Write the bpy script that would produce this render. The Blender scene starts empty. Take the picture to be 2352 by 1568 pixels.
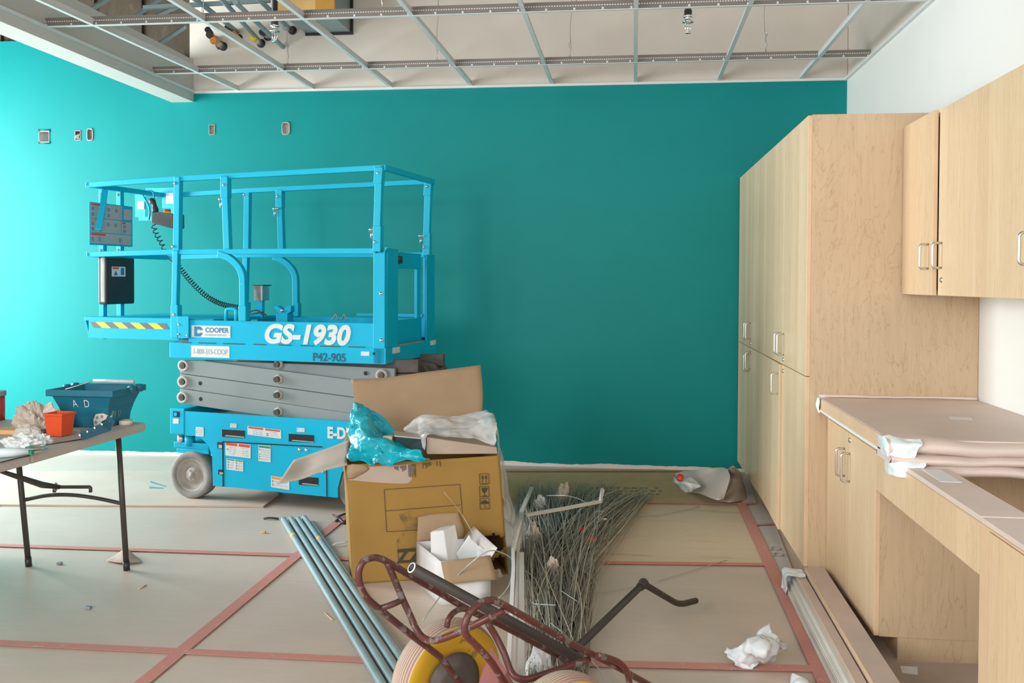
import bpy, bmesh, math, random
from mathutils import Vector, Matrix, noise
S = bpy.context.scene
COL = S.collection
PI = math.pi
# ------------------------------------------------------------------ camera
F, YAW, PITCH, ROLL, CH, SHY = 2148.4, .1205, .0189, .0047, 1.3907, -97.0
D = 7.005            # distance of the back wall
HC = 2.862           # height of the ceiling grid
XR = 1.576           # right wall
wv = Vector((-math.sin(YAW)*math.cos(PITCH), math.cos(YAW)*math.cos(PITCH), -math.sin(PITCH)))
r0 = Vector((math.cos(YAW), math.sin(YAW), 0)); u0 = r0.cross(wv)
rv = math.cos(ROLL)*r0+math.sin(ROLL)*u0; uv = rv.cross(wv)
OC = Vector((0, 0, CH))
cd = bpy.data.cameras.new('camera'); cam = bpy.data.objects.new('camera', cd); COL.objects.link(cam)
cd.sensor_width = 36; cd.lens = F/2352*36; cd.shift_y = SHY/2352; cd.clip_start = .05
m = Matrix((rv, uv, -wv)).transposed().to_4x4(); m.translation = OC; cam.matrix_world = m
S.camera = cam
# ------------------------------------------------------------------ light
S.view_settings.view_transform = 'Standard'; S.view_settings.look = 'None'
S.view_settings.exposure = 0.1; S.view_settings.gamma = 1; S.view_settings.use_curve_mapping = False
wd = bpy.data.worlds.new('world'); S.world = wd; wd.use_nodes = True
wd.node_tree.nodes['Background'].inputs[0].default_value = (.86, .95, 1, 1)
wd.node_tree.nodes['Background'].inputs[1].default_value = .40
def area(name, loc, target, sx, sy, power, colr):
    l = bpy.data.lights.new(name, 'AREA'); l.shape = 'RECTANGLE'; l.size = sx; l.size_y = sy; l.energy = power; l.color = colr
    o = bpy.data.objects.new(name, l); COL.objects.link(o); o.location = loc
    o.rotation_euler = (Vector(target)-Vector(loc)).to_track_quat('-Z', 'Y').to_euler(); return o
area('window_daylight_side', (-6.5, 5.4, 1.75), (0, 5.45, 1.5), 2.3, 2.3, 400, (.88, .97, 1))
area('window_daylight_front', (-3.15, -.75, 1.9), (1.2, 4.2, 1.2), 2.4, 1.9, 195, (1, .985, .96))
area('soft_fill_rear', (.3, -2.2, 2.25), (.6, 4.6, .2), 3.0, 2.0, 112, (1, .98, .95))  # added soft fill behind the camera for the foreground; no window stands there
# ------------------------------------------------------------------ rays: turn a measured direction into a point on a known plane
def ray(x, y): return wv+rv*((x-1176)/F)+uv*((784+SHY-y)/F)
def fl(x, y, z=0.): v = ray(x, y); return OC+v*((z-CH)/v.z)
def ay(x, y, Y=D): v = ray(x, y); return OC+v*(Y/v.y)
def ax(x, y, X): v = ray(x, y); return OC+v*(X/v.x)
def pl(x, y, p, n): v = ray(x, y); return OC+v*((Vector(p)-OC).dot(n)/v.dot(n))
# ------------------------------------------------------------------ mesh builder
class MB:
    def __init__(s, M=None): s.v = []; s.f = []; s.mi = []; s.sm = []; s.M = M; s.cur = 0; s.smooth = False
    def add(s, vs, fs, smooth=None):
        o = len(s.v)
        for p in vs:
            p = Vector(p); s.v.append(s.M @ p if s.M else p)
        for f in fs:
            s.f.append([i+o for i in f]); s.mi.append(s.cur); s.sm.append(s.smooth if smooth is None else smooth)
        return s
    def box(s, a, b):
        x0, y0, z0 = a; x1, y1, z1 = b
        s.add([(x0,y0,z0),(x1,y0,z0),(x1,y1,z0),(x0,y1,z0),(x0,y0,z1),(x1,y0,z1),(x1,y1,z1),(x0,y1,z1)],
              [(0,3,2,1),(4,5,6,7),(0,1,5,4),(1,2,6,5),(2,3,7,6),(3,0,4,7)]); return s
    def hexa(s, bot, top):
        s.add(list(bot)+list(top), [(0,3,2,1),(4,5,6,7),(0,1,5,4),(1,2,6,5),(2,3,7,6),(3,0,4,7)]); return s
    def prism(s, pts, off):
        n = len(pts); pts = [Vector(p) for p in pts]; off = Vector(off)
        s.add(pts+[p+off for p in pts], [tuple(range(n)), tuple(range(2*n-1, n-1, -1))]+[(i, i+n, (i+1) % n+n, (i+1) % n) for i in range(n)]); return s
    def sweep(s, path, r, n=10, closed=False, up=None, phase=0., cap=True, rz=None):
        P = [Vector(p) for p in path]; N = len(P); rings = []
        T = []
        for i in range(N):
            a = P[i-1] if (i or closed) else P[0]; b = P[(i+1) % N] if (i < N-1 or closed) else P[-1]
            d = (b-a); T.append(d.normalized() if d.length > 1e-9 else Vector((0, 0, 1)))
        upv = Vector(up) if up else (Vector((0, 0, 1)) if abs(T[0].z) < .9 else Vector((1, 0, 0)))
        nrm = (upv-T[0]*upv.dot(T[0])).normalized()
        vs = []
        for i in range(N):
            nrm = (nrm-T[i]*nrm.dot(T[i])).normalized(); bn = T[i].cross(nrm)
            mul = 1.
            if 0 < i < N-1 or closed:
                d1 = (P[i]-P[i-1]); 
                if d1.length > 1e-9: mul = min(1.4, 1/max(.5, abs(d1.normalized().dot(T[i]))))
            rr = r[i] if isinstance(r, (list, tuple)) else r
            for k in range(n):
                a = phase+2*PI*k/n
                vs.append(P[i]+(nrm*math.cos(a)*(rz or rr)+bn*math.sin(a)*rr)*mul)
        fs = []
        for i in range(N if closed else N-1):
            j = (i+1) % N
            for k in range(n): l = (k+1) % n; fs.append((i*n+k, i*n+l, j*n+l, j*n+k))
        s.add(vs, fs, smooth=(n > 4) if not s.smooth else True)
        if cap and not closed: s.add([vs[k] if not s.M else vs[k] for k in range(n)], [tuple(range(n-1, -1, -1))]); s.add(vs[-n:], [tuple(range(n))])
        return s
    def sq(s, path, w, up=None, h=None):     # square tube
        return s.sweep(path, w/2*math.sqrt(2), 4, up=up, phase=PI/4, rz=(h/2*math.sqrt(2) if h else None))
    def cyl(s, a, b, r, n=20, r2=None):
        return s.sweep([a, b], [r, r if r2 is None else r2], n)
    def lathe(s, c, axis, prof, n=40):       # prof = (radius, along axis)
        c = Vector(c); a = Vector(axis).normalized(); t = Vector((0, 0, 1)) if abs(a.z) < .9 else Vector((1, 0, 0))
        e1 = (t-a*t.dot(a)).normalized(); e2 = a.cross(e1); m_ = len(prof); vs = []
        for k in range(n):
            q = 2*PI*k/n; d = e1*math.cos(q)+e2*math.sin(q)
            for r, h in prof: vs.append(c+a*h+d*r)
        fs = [(k*m_+i, ((k+1) % n)*m_+i, ((k+1) % n)*m_+i+1, k*m_+i+1) for k in range(n) for i in range(m_-1)]
        s.add(vs, fs, True); return s
    def ball(s, c, r, n=10):
        c = Vector(c); pr = [(r*math.sin(PI*i/n)+1e-5, -r*math.cos(PI*i/n)) for i in range(n+1)]
        return s.lathe(c, (0, 0, 1), pr, 2*n)
    def sheet(s, ctrl, nu=24, nv=24, amp=0., fr=8., seed=0, thick=.0, smooth=True, fold=0.):
        R_ = len(ctrl); C_ = len(ctrl[0]); ct = [[Vector(p) for p in row] for row in ctrl]
        def cr(a, b, c, d, t): return .5*((2*b)+(c-a)*t+(2*a-5*b+4*c-d)*t*t+(3*b-a-3*c+d)*t**3)
        def line(L, t):
            n = len(L)
            if n == 2: return L[0].lerp(L[1], t)
            x = t*(n-1); i = min(int(x), n-2); f = x-i
            a = L[i-1] if i else L[0]*2-L[1]; d = L[i+2] if i+2 < n else L[-1]*2-L[-2]
            return cr(a, L[i], L[i+1], d, f)
        vs = []
        for i in range(nu+1):
            for j in range(nv+1):
                p = line([line(row, j/nv) for row in ct], i/nu)
                if amp:
                    q = p*fr+Vector((seed*7.3, seed*3.1, 0))
                    w = noise.noise_vector(q)+(noise.noise_vector(q*2.7)*.45 if amp > .0095 else Vector((0, 0, 0)))
                    c = 0
                    if fold: c = abs(noise.noise(p*fr*.6+Vector((seed, 5, 2))))
                    p = p+w*amp+Vector((0, 0, 1))*(c*fold)
                vs.append(p)
        fs = [(i*(nv+1)+j, (i+1)*(nv+1)+j, (i+1)*(nv+1)+j+1, i*(nv+1)+j+1) for i in range(nu) for j in range(nv)]
        s.add(vs, fs, smooth); return s
    def build(s, name, mat, parent=None, loc=None, bevel=0., solid=0., seg=2, label=None):
        me = bpy.data.meshes.new(name)
        if loc is None:
            if parent is not None: loc = Vector((0, 0, 0))
            else:
                xs = [p.x for p in s.v]; ys = [p.y for p in s.v]; zs = [p.z for p in s.v]
                loc = Vector(((min(xs)+max(xs))/2, (min(ys)+max(ys))/2, min(zs)))
        base = wloc(parent)+Vector(loc)
        me.from_pydata([p-base for p in s.v], [], s.f)
        for m_ in (mat if isinstance(mat, (list, tuple)) else [mat]): me.materials.append(m_)
        for p, i, sm in zip(me.polygons, s.mi, s.sm): p.material_index = i; p.use_smooth = sm
        bm = bmesh.new(); bm.from_mesh(me); bmesh.ops.remove_doubles(bm, verts=bm.verts, dist=1e-6)
        bmesh.ops.recalc_face_normals(bm, faces=bm.faces); bm.to_mesh(me); bm.free(); me.update()
        o = bpy.data.objects.new(name, me); COL.objects.link(o); o.location = loc
        if parent is not None: o.parent = parent
        if bevel:
            b = o.modifiers.new('bevel', 'BEVEL'); b.width = bevel; b.segments = seg; b.limit_method = 'ANGLE'; b.angle_limit = .6
        if solid:
            b = o.modifiers.new('solid', 'SOLIDIFY'); b.thickness = solid; b.offset = 0
        if label: o['label'] = label
        return o
def wloc(o):
    v = Vector((0, 0, 0))
    while o is not None: v += Vector(o.location); o = o.parent
    return v
def tag(o, label, cat, group=None, kind=None):
    o['label'] = label; o['category'] = cat
    if group: o['group'] = group
    if kind: o['kind'] = kind
    return o
def thing(name, loc, label, cat, group=None):
    o = bpy.data.objects.new(name, None); COL.objects.link(o); o.location = loc; o.empty_display_size = .1
    return tag(o, label, cat, group)
def struct(o, label=None, cat=None):
    o['kind'] = 'structure'
    if label: o['label'] = label
    if cat: o['category'] = cat
    return o
# ------------------------------------------------------------------ materials
def newmat(name):
    mt = bpy.data.materials.new(name); mt.use_nodes = True
    nt = mt.node_tree; return mt, nt, nt.nodes['Principled BSDF']
def nd(nt, t, **k):
    n = nt.nodes.new(t)
    for a, b in k.items(): setattr(n, a, b)
    return n
def ramp(nt, src, stops):
    r = nd(nt, 'ShaderNodeValToRGB'); e = r.color_ramp.elements
    while len(e) < len(stops): e.new(.5)
    for q, (p, c) in zip(e, stops): q.position = p; q.color = (*c, 1) if len(c) == 3 else c
    nt.links.new(src, r.inputs[0]); return r.outputs[0]
def nz(nt, vec, scale=5, detail=4, rough=.55, dist=0.):
    n = nd(nt, 'ShaderNodeTexNoise'); n.inputs['Scale'].default_value = scale; n.inputs['Detail'].default_value = detail
    n.inputs['Roughness'].default_value = rough; n.inputs['Distortion'].default_value = dist
    if vec: nt.links.new(vec, n.inputs['Vector'])
    return n.outputs[0]
def vecs(nt, scale=(1, 1, 1), world=True, rot=(0, 0, 0)):
    if world: src = nd(nt, 'ShaderNodeNewGeometry').outputs['Position']
    else: src = nd(nt, 'ShaderNodeTexCoord').outputs['Object']
    mp = nd(nt, 'ShaderNodeMapping'); mp.inputs['Scale'].default_value = scale; mp.inputs['Rotation'].default_value = rot
    nt.links.new(src, mp.inputs[0]); return mp.outputs[0]
def bump(nt, b, h, strength=.2, dist=.01):
    n = nd(nt, 'ShaderNodeBump'); n.inputs['Strength'].default_value = strength; n.inputs['Distance'].default_value = dist
    nt.links.new(h, n.inputs['Height']); nt.links.new(n.outputs[0], b.inputs['Normal'])
def simple(name, c, rough=.5, metal=0., var=.0, vs=8, bmp=0., bs=60, spec=.5, world=False, alpha=None, trans=0., sub=0.):
    mt, nt, b = newmat(name)
    b.inputs['Base Color'].default_value = (*c, 1); b.inputs['Roughness'].default_value = rough; b.inputs['Metallic'].default_value = metal
    b.inputs['Specular IOR Level'].default_value = spec
    if var:
        v = vecs(nt, world=world); n = nz(nt, v, vs, 5)
        nt.links.new(ramp(nt, n, [(.3, tuple(max(0, x*(1-var)) for x in c)), (.7, tuple(min(1, x*(1+var)) for x in c))]), b.inputs['Base Color'])
    if bmp: bump(nt, b, nz(nt, vecs(nt, world=world), bs, 3), bmp)
    if alpha is not None: b.inputs['Alpha'].default_value = alpha
    if trans: b.inputs['Transmission Weight'].default_value = trans
    if sub: b.inputs['Subsurface Weight'].default_value = sub
    return mt
def worn(name, c, c2, amount=.62, scale=25, rough=.4, c3=None):
    mt, nt, b = newmat(name); v = vecs(nt, (1, 1, 1), False)
    n = nz(nt, v, scale, 8, .65); n2 = nz(nt, v, 3, 3)
    base = ramp(nt, n2, [(.3, c), (.7, c3 or tuple(x*.88 for x in c))])
    mx = nd(nt, 'ShaderNodeMix', data_type='RGBA'); msk = ramp(nt, n, [(amount, (0, 0, 0)), (amount+.03, (1, 1, 1))])
    nt.links.new(msk, mx.inputs[0]); nt.links.new(base, mx.inputs[6]); mx.inputs[7].default_value = (*c2, 1)
    nt.links.new(mx.outputs[2], b.inputs['Base Color']); b.inputs['Roughness'].default_value = rough; b.inputs['Specular IOR Level'].default_value = .3
    return mt
def woodmat(name, c1, c2, c3, grain=(9, 9, .7), rough=.38, rot=(0, 0, 0), fig=1., stave=None):
    mt, nt, b = newmat(name)
    v = vecs(nt, grain, True, rot)
    n1 = nz(nt, v, 1.6, 6, .6, 1.2*fig)
    fine = nz(nt, vecs(nt, (grain[0]*14, grain[1]*14, grain[2]*5), True, rot), 2, 3)
    col = ramp(nt, n1, [(.25, c2), (.45, c1), (.58, c1), (.75, c3)])
    # thin figure lines
    mul = nd(nt, 'ShaderNodeMath', operation='MULTIPLY'); mul.inputs[1].default_value = 11*fig; nt.links.new(n1, mul.inputs[0])
    fr = nd(nt, 'ShaderNodeMath', operation='PINGPONG'); fr.inputs[1].default_value = .5; nt.links.new(mul.outputs[0], fr.inputs[0])
    ln = ramp(nt, fr.outputs[0], [(0, (.80, .74, .66)), (.10, (1, 1, 1))])
    m1 = nd(nt, 'ShaderNodeMix', data_type='RGBA', blend_type='MULTIPLY'); m1.inputs[0].default_value = .75
    nt.links.new(col, m1.inputs[6]); nt.links.new(ln, m1.inputs[7])
    m2 = nd(nt, 'ShaderNodeMix', data_type='RGBA', blend_type='MULTIPLY'); m2.inputs[0].default_value = .5
    nt.links.new(m1.outputs[2], m2.inputs[6]); nt.links.new(ramp(nt, fine, [(.3, (.86, .84, .8)), (.6, (1, 1, 1))]), m2.inputs[7])
    out = m2.outputs[2]
    if stave:   # planks glued side by side: tone steps along an axis
        sx = nd(nt, 'ShaderNodeSeparateXYZ'); nt.links.new(nd(nt, 'ShaderNodeNewGeometry').outputs['Position'], sx.inputs[0])
        q = nd(nt, 'ShaderNodeMath', operation='MULTIPLY'); q.inputs[1].default_value = 1/stave; nt.links.new(sx.outputs[1], q.inputs[0])
        fl_ = nd(nt, 'ShaderNodeMath', operation='FLOOR'); nt.links.new(q.outputs[0], fl_.inputs[0])
        wn = nd(nt, 'ShaderNodeTexWhiteNoise', noise_dimensions='1D'); nt.links.new(fl_.outputs[0], wn.inputs['W'])
        m3 = nd(nt, 'ShaderNodeMix', data_type='RGBA', blend_type='MULTIPLY'); m3.inputs[0].default_value = .8
        nt.links.new(out, m3.inputs[6]); nt.links.new(ramp(nt, wn.outputs[0], [(0, (.86, .82, .78)), (1, (1, 1, 1))]), m3.inputs[7]); out = m3.outputs[2]
    nt.links.new(out, b.inputs['Base Color']); b.inputs['Roughness'].default_value = rough
    return mt
def wall_paint():
    mt, nt, b = newmat('teal_paint')
    g = nd(nt, 'ShaderNodeNewGeometry').outputs['Position']; sx = nd(nt, 'ShaderNodeSeparateXYZ'); nt.links.new(g, sx.inputs[0])
    n = nz(nt, vecs(nt, (1, 1, .2)), 2.2, 6, .65)
    ad = nd(nt, 'ShaderNodeMath', operation='MULTIPLY_ADD'); nt.links.new(n, ad.inputs[0]); ad.inputs[1].default_value = .06; ad.inputs[2].default_value = -.005
    lt = nd(nt, 'ShaderNodeMath', operation='LESS_THAN'); nt.links.new(sx.outputs[2], lt.inputs[0]); nt.links.new(ad.outputs[0], lt.inputs[1])
    mx = nd(nt, 'ShaderNodeMix', data_type='RGBA'); nt.links.new(lt.outputs[0], mx.inputs[0])
    nt.links.new(ramp(nt, nz(nt, vecs(nt), 1.5, 4), [(.3, TEAL), (.7, tuple(x*1.07 for x in TEAL))]), mx.inputs[6])
    mx.inputs[7].default_value = (.78, .74, .68, 1)
    nt.links.new(mx.outputs[2], b.inputs['Base Color']); b.inputs['Roughness'].default_value = .5; b.inputs['Specular IOR Level'].default_value = .2
    bump(nt, b, nz(nt, vecs(nt), 180, 2), .08, .003); return mt
TEAL = (.0, .230, .227)
M_teal = wall_paint()
M_white = simple('white_wall_paint', (.80, .80, .765), .6, var=.02, vs=2, bmp=.05, bs=150, world=True)
M_raw = simple('raw_drywall', (.76, .70, .62), .8, var=.06, vs=1.6, world=True)
M_bulk = simple('primed_drywall', (.57, .56, .52), .7, var=.03, vs=2, world=True)
M_deck = simple('dark_deck', (.10, .085, .07), .8, var=.3, vs=3, world=True)
M_brown = woodmat('brown_board', (.075, .055, .032), (.03, .022, .015), (.12, .085, .05), (7, 7, 2), .8)
M_tee = simple('painted_tee', (.70, .73, .73), .35, var=.04)
M_galv = simple('galvanised_steel', (.50, .48, .46), .32, .85, var=.12, vs=10)
M_steel = simple('brushed_steel', (.62, .60, .57), .3, .9)
M_chrome = simple('chrome', (.8, .8, .8), .15, 1.)
M_black = simple('black_plastic', (.025, .025, .027), .45, var=.2)
M_dark = simple('dark_void', (.012, .012, .012), .8)
M_strut = simple('blue_grey_strut', (.28, .37, .40), .45, .4, var=.1)
M_blue = worn('lift_blue_paint', (.0, .44, .68), (.16, .30, .36), .72, 18, .42, (.0, .40, .62))
M_rail = worn('scratched_blue_paint', (.0, .44, .66), (.28, .40, .44), .66, 45, .42, (.01, .46, .66))
M_grey = worn('scissor_grey_paint', (.255, .30, .305), (.20, .21, .20), .70, 9, .5, (.235, .275, .28))
M_decal = simple('white_decal', (.66, .68, .68), .4, var=.05, vs=40)
M_red = simple('red_print', (.75, .06, .03), .4)
M_orange = simple('orange_print', (.85, .28, .03), .4)
M_green = simple('green_print', (.02, .25, .12), .4)
M_ink = simple('grey_ink', (.22, .26, .30), .5)
M_navy = simple('blue_ink', (.03, .18, .36), .5)
M_stencil = simple('dark_stencil', (.0, .09, .16), .6)
M_yellow = simple('yellow_vinyl', (.90, .66, .03), .4)
M_tyre = simple('grey_solid_tyre', (.25, .235, .215), .8, var=.2, vs=12)
M_rimgrey = simple('dusty_grey_rim', (.38, .345, .305), .6, var=.18, vs=14)
M_deckdk = simple('deck_plate', (.04, .16, .22), .5)
M_kraft = simple('kraft_wrap', (.68, .565, .505), .55, var=.05, vs=5)
M_card = worn('cardboard', (.335, .195, .048), (.18, .105, .035), .70, 7, .7, (.28, .16, .038))
M_cardin = simple('plain_cardboard', (.35, .24, .145), .75, var=.07, vs=6)
M_cardpale = simple('pale_cardboard', (.42, .335, .27), .75, var=.06, vs=8)
M_print = simple('black_print', (.05, .035, .02), .7)
M_whitecard = simple('white_card', (.74, .74, .74), .6, var=.05, vs=6)
M_film = simple('white_film', (.72, .71, .69), .18, var=.16, vs=16, alpha=.42)
M_filmw = simple('frosted_plastic', (.78, .81, .82), .5, var=.05, vs=9, alpha=.92)
M_bag = simple('cyan_plastic_bag', (.0, .44, .56), .2, var=.25, vs=9, alpha=.72)
M_tape = simple('clear_tape', (.78, .88, .90), .18, var=.08, vs=25)
M_conduit = simple('galvanised_conduit', (.29, .375, .39), .42, .25, var=.1, vs=9)
M_tabletop = simple('grey_plastic_top', (.47, .43, .39), .55, var=.05, vs=9)
M_leg = simple('dark_bronze_steel', (.085, .08, .07), .45, .5, var=.1)
M_tote = simple('blue_tote_plastic', (.01, .155, .24), .42, var=.1, vs=9)
M_bucket = simple('orange_red_plastic', (.74, .085, .02), .4, var=.05)
M_bagw = simple('crumpled_bag', (.58, .50, .42), .4, var=.25, vs=11)
M_rust = worn('rusty_red_tube', (.115, .030, .025), (.15, .12, .112), .555, 30, .3, (.07, .032, .027))
M_pipe = worn('dark_pipe', (.045, .035, .03), (.09, .065, .05), .62, 20, .5)
M_tyreb = simple('beige_tyre', (.50, .40, .325), .65, var=.08, vs=12)
M_yrim = worn('yellow_rim', (.56, .32, .02), (.27, .17, .035), .58, 7, .5)
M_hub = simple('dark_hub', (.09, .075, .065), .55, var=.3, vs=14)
M_redplate = simple('red_plate', (.25, .08, .07), .5, var=.15)
M_wire = simple('steel_wire', (.36, .35, .30), .45, .3, var=.15)
M_wirel = simple('pale_wire', (.48, .52, .52), .35, .4)
M_strip = simple('white_metal_trim', (.60, .57, .52), .5, .0, var=.06)
M_fluff = simple('insulation_fluff', (.62, .55, .44), .9, var=.15, vs=30)
M_mdf = simple('brown_fibreboard', (.60, .465, .385), .7, var=.05, vs=7)
def layered():
    mt, nt, b = newmat('layered_edges'); v = vecs(nt, (.5, .5, 150)); n = nz(nt, v, 2, 3)
    nt.links.new(ramp(nt, n, [(.35, (.42, .36, .30)), (.55, (.74, .72, .66))]), b.inputs['Base Color']); b.inputs['Roughness'].default_value = .6; return mt
M_layer = layered()
M_redtape = worn('faded_red_tape', (.56, .235, .215), (.53, .36, .31), .60, 22, .55, (.58, .25, .20))
M_redtape2 = worn('orange_red_tape', (.60, .22, .13), (.55, .37, .28), .62, 22, .55, (.58, .26, .17))
M_rosin = simple('brown_floor_paper', (.47, .345, .19), .85, var=.1, vs=6, world=True)
M_greypap = simple('grey_floor_paper', (.52, .455, .405), .8, var=.06, vs=6, world=True)
M_ply = woodmat('plywood_sheet', (.62, .49, .35), (.54, .40, .26), (.66, .545, .42), (.5, 4, 4), .6, fig=.25)
M_board = simple('floor_hardboard', (.58, .47, .385), .62, var=.06, vs=3, world=True)
C1, C2, C3 = (.80, .605, .39), (.73, .53, .32), (.83, .66, .455)
M_door = woodmat('maple_doors', C1, C2, C3, (8, 8, .55), .36, stave=.105)
M_panel = woodmat('maple_veneer_panel', (.575, .425, .272), (.545, .396, .249), (.60, .452, .30), (2.4, 2.4, .42), .42, fig=1.25)
M_edge = simple('maple_edge', (.66, .47, .295), .4, var=.06)
M_edgel = simple('pale_maple_edge', (.70, .50, .32), .4, var=.05)
def floormat():
    mt, nt, b = newmat('floor_protection')
    n = nz(nt, vecs(nt, (1.2, 1.2, 1)), 1.1, 6, .6); s = nz(nt, vecs(nt, (1.5, 14, 1)), 3, 5, .7); d = nz(nt, vecs(nt), 30, 6, .7)
    base = ramp(nt, n, [(.3, (.53, .435, .365)), (.7, (.63, .51, .425))])
    m1 = nd(nt, 'ShaderNodeMix', data_type='RGBA', blend_type='MULTIPLY'); m1.inputs[0].default_value = .6
    nt.links.new(base, m1.inputs[6]); nt.links.new(ramp(nt, s, [(.3, (.91, .90, .89)), (.6, (1, 1, 1))]), m1.inputs[7])
    m2 = nd(nt, 'ShaderNodeMix', data_type='RGBA', blend_type='MULTIPLY'); m2.inputs[0].default_value = .5
    nt.links.new(m1.outputs[2], m2.inputs[6]); nt.links.new(ramp(nt, d, [(.25, (.6, .6, .58)), (.38, (1, 1, 1))]), m2.inputs[7])
    nt.links.new(m2.outputs[2], b.inputs['Base Color']); b.inputs['Roughness'].default_value = .42; return mt
M_floor = floormat()
def perf():   # web of a main runner: galvanised strip with a row of bright punched slots
    mt, nt, b = newmat('punched_galvanised_web'); sx = nd(nt, 'ShaderNodeSeparateXYZ'); nt.links.new(nd(nt, 'ShaderNodeTexCoord').outputs['Object'], sx.inputs[0])
    def M(op, a, c=None, d=None):
        q = nd(nt, 'ShaderNodeMath', operation=op)
        for i, k in enumerate((a, c, d)):
            if k is None: continue
            if isinstance(k, (int, float)): q.inputs[i].default_value = k
            else: nt.links.new(k, q.inputs[i])
        return q.outputs[0]
    row = M('COMPARE', sx.outputs[2], .030, .003); fx = M('FRACT', M('MULTIPLY', sx.outputs[0], 70.)); a = M('MULTIPLY', row, M('LESS_THAN', fx, .55))
    row2 = M('COMPARE', sx.outputs[2], .013, .006); f2 = M('FRACT', M('MULTIPLY', sx.outputs[0], 6.5)); c = M('MULTIPLY', row2, M('LESS_THAN', f2, .07))
    msk = M('MAXIMUM', a, c); mx = nd(nt, 'ShaderNodeMix', data_type='RGBA'); nt.links.new(msk, mx.inputs[0])
    mx.inputs[6].default_value = (.27, .245, .22, 1); mx.inputs[7].default_value = (.85, .86, .84, 1)
    nt.links.new(mx.outputs[2], b.inputs['Base Color']); b.inputs['Metallic'].default_value = .55; b.inputs['Roughness'].default_value = .35; return mt
M_perf = perf()
def text(body, size, M4, name, mat, parent, bold=0., shear=0., sx=1., depth=.0008, align='CENTER', label=None):
    cu = bpy.data.curves.new(name, 'FONT'); cu.body = body; cu.size = size; cu.align_x = align; cu.align_y = 'CENTER'
    cu.offset = bold; cu.shear = shear; cu.extrude = depth
    o = bpy.data.objects.new(name+'_src', cu); COL.objects.link(o)
    dg = bpy.context.evaluated_depsgraph_get(); dg.update()
    me = bpy.data.meshes.new_from_object(o.evaluated_get(dg)); bpy.data.objects.remove(o)
    base = wloc(parent); Mx = Matrix.Translation(-base) @ M4 @ Matrix.Diagonal((sx, 1, 1, 1))
    me.transform(Mx); me.materials.clear(); me.materials.append(mat); me.name = name
    t = bpy.data.objects.new(name, me); COL.objects.link(t); t.parent = parent
    if label: t['label'] = label
    return t
def frame(o, ex, ey, ez):
    m_ = Matrix((ex, ey, ez)).transposed().to_4x4(); m_.translation = o; return m_
def arc(pts, r=.05, n=6, closed=False):       # round the corners of a path
    P = [Vector(p) for p in pts]; out = [P[0]]
    for i in range(1, len(P)-1):
        a, b, c = P[i-1], P[i], P[i+1]; l = min(r, (a-b).length*.48, (c-b).length*.48)
        p0 = b+(a-b).normalized()*l; p2 = b+(c-b).normalized()*l
        for k in range(n+1): t = k/n; out.append(p0*(1-t)**2+b*2*t*(1-t)+p2*t*t)
    out.append(P[-1]); return out
def smoothpath(pts, n=6):
    P = [Vector(p) for p in pts]; out = []
    for i in range(len(P)-1):
        a = P[i-1] if i else P[0]*2-P[1]; b, c = P[i], P[i+1]; d = P[i+2] if i+2 < len(P) else P[-1]*2-P[-2]
        for k in range(n):
            t = k/n; out.append(.5*((2*b)+(c-a)*t+(2*a-5*b+4*c-d)*t*t+(3*b-a-3*c+d)*t**3))
    out.append(P[-1]); return out
# ================================================================== THE ROOM
XL = -6.7
struct(MB().box((XL, -2.5, -.1), (XR+.15, D+.15, 0)).build('floor', M_floor))
# back wall in strips, leaving real holes where the electrical boxes sit
BOXES = [(102, 314, .085, .085), (179, 311, .045, .075), (207, 309, .04, .085), (487, 298, .045, .075), (657, 295, .05, .085)]
bw = MB(); zs0, zs1 = 2.44, 2.66; TOPL = 3.30
bw.box((XL, D, 0), (XR, D+.12, zs0))
xs = XL
for (x, y, w_, h_) in BOXES:
    p = ay(x, y); bw.box((xs, D, zs0), (p.x-w_/2, D+.12, zs1)); xs = p.x+w_/2
    bw.box((p.x-w_/2, D, zs0), (p.x+w_/2, D+.12, p.z-h_/2)); bw.box((p.x-w_/2, D, p.z+h_/2), (p.x+w_/2, D+.12, zs1))
bw.box((xs, D, zs0), (XR, D+.12, zs1)); bw.box((XL, D, zs1), (XR, D+.12, HC)); bw.box((XL, D, HC), (-4.3, D+.12, TOPL)); bw.box((-4.3, D, HC), (-3.7, D+.12, 3.17)); bw.box((-3.7, D, HC), (-3.40, D+.12, 3.08))
struct(bw.build('wall_back', M_teal))
struct(MB().box((-3.40, D-.002, HC), (XR, D+.12, 4.1)).build('wall_back_above_ceiling', M_raw))
# timber and steel seen over the bulkhead
ub = MB()
for k in range(9): ub.box((-5.2+k*.2, D+.02+.02*(k % 2), TOPL if k < 4 else 3.17 if k < 7 else 3.08), (-5.2+k*.2+.19, D+.12, 4.1))
struct(ub.build('wall_back_bare_boards', M_brown))
struct(MB().box((XR, -2.5, 0), (XR+.12, D+.12, HC)).build('wall_right', M_white))
struct(MB().box((XR+.003, -2.5, HC), (XR+.12, D+.12, 4.1)).build('wall_right_above_ceiling', M_raw))
wl = MB(); wl.box((XL-.12, 1.5, 0), (XL, 4.0, 4.1)); wl.box((XL-.12, 6.6, 0), (XL, D+.12, 4.1)); wl.box((XL-.12, 4.0, 0), (XL, 6.6, .6)); wl.box((XL-.12, 4.0, 2.9), (XL, 6.6, 4.1)); wl.box((XL-.12, 1.4, 0), (-3.54, 1.5, 4.1))
struct(wl.build('wall_left', M_white))
wf = MB()
for y in (4.0, 5.28, 6.55): wf.box((XL-.09, y, .6), (XL-.03, y+.05, 2.9))
for z in (.6, 2.85): wf.box((XL-.09, 4.0, z), (XL-.03, 6.6, z+.05))
struct(wf.build('window_1', M_tee))
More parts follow.
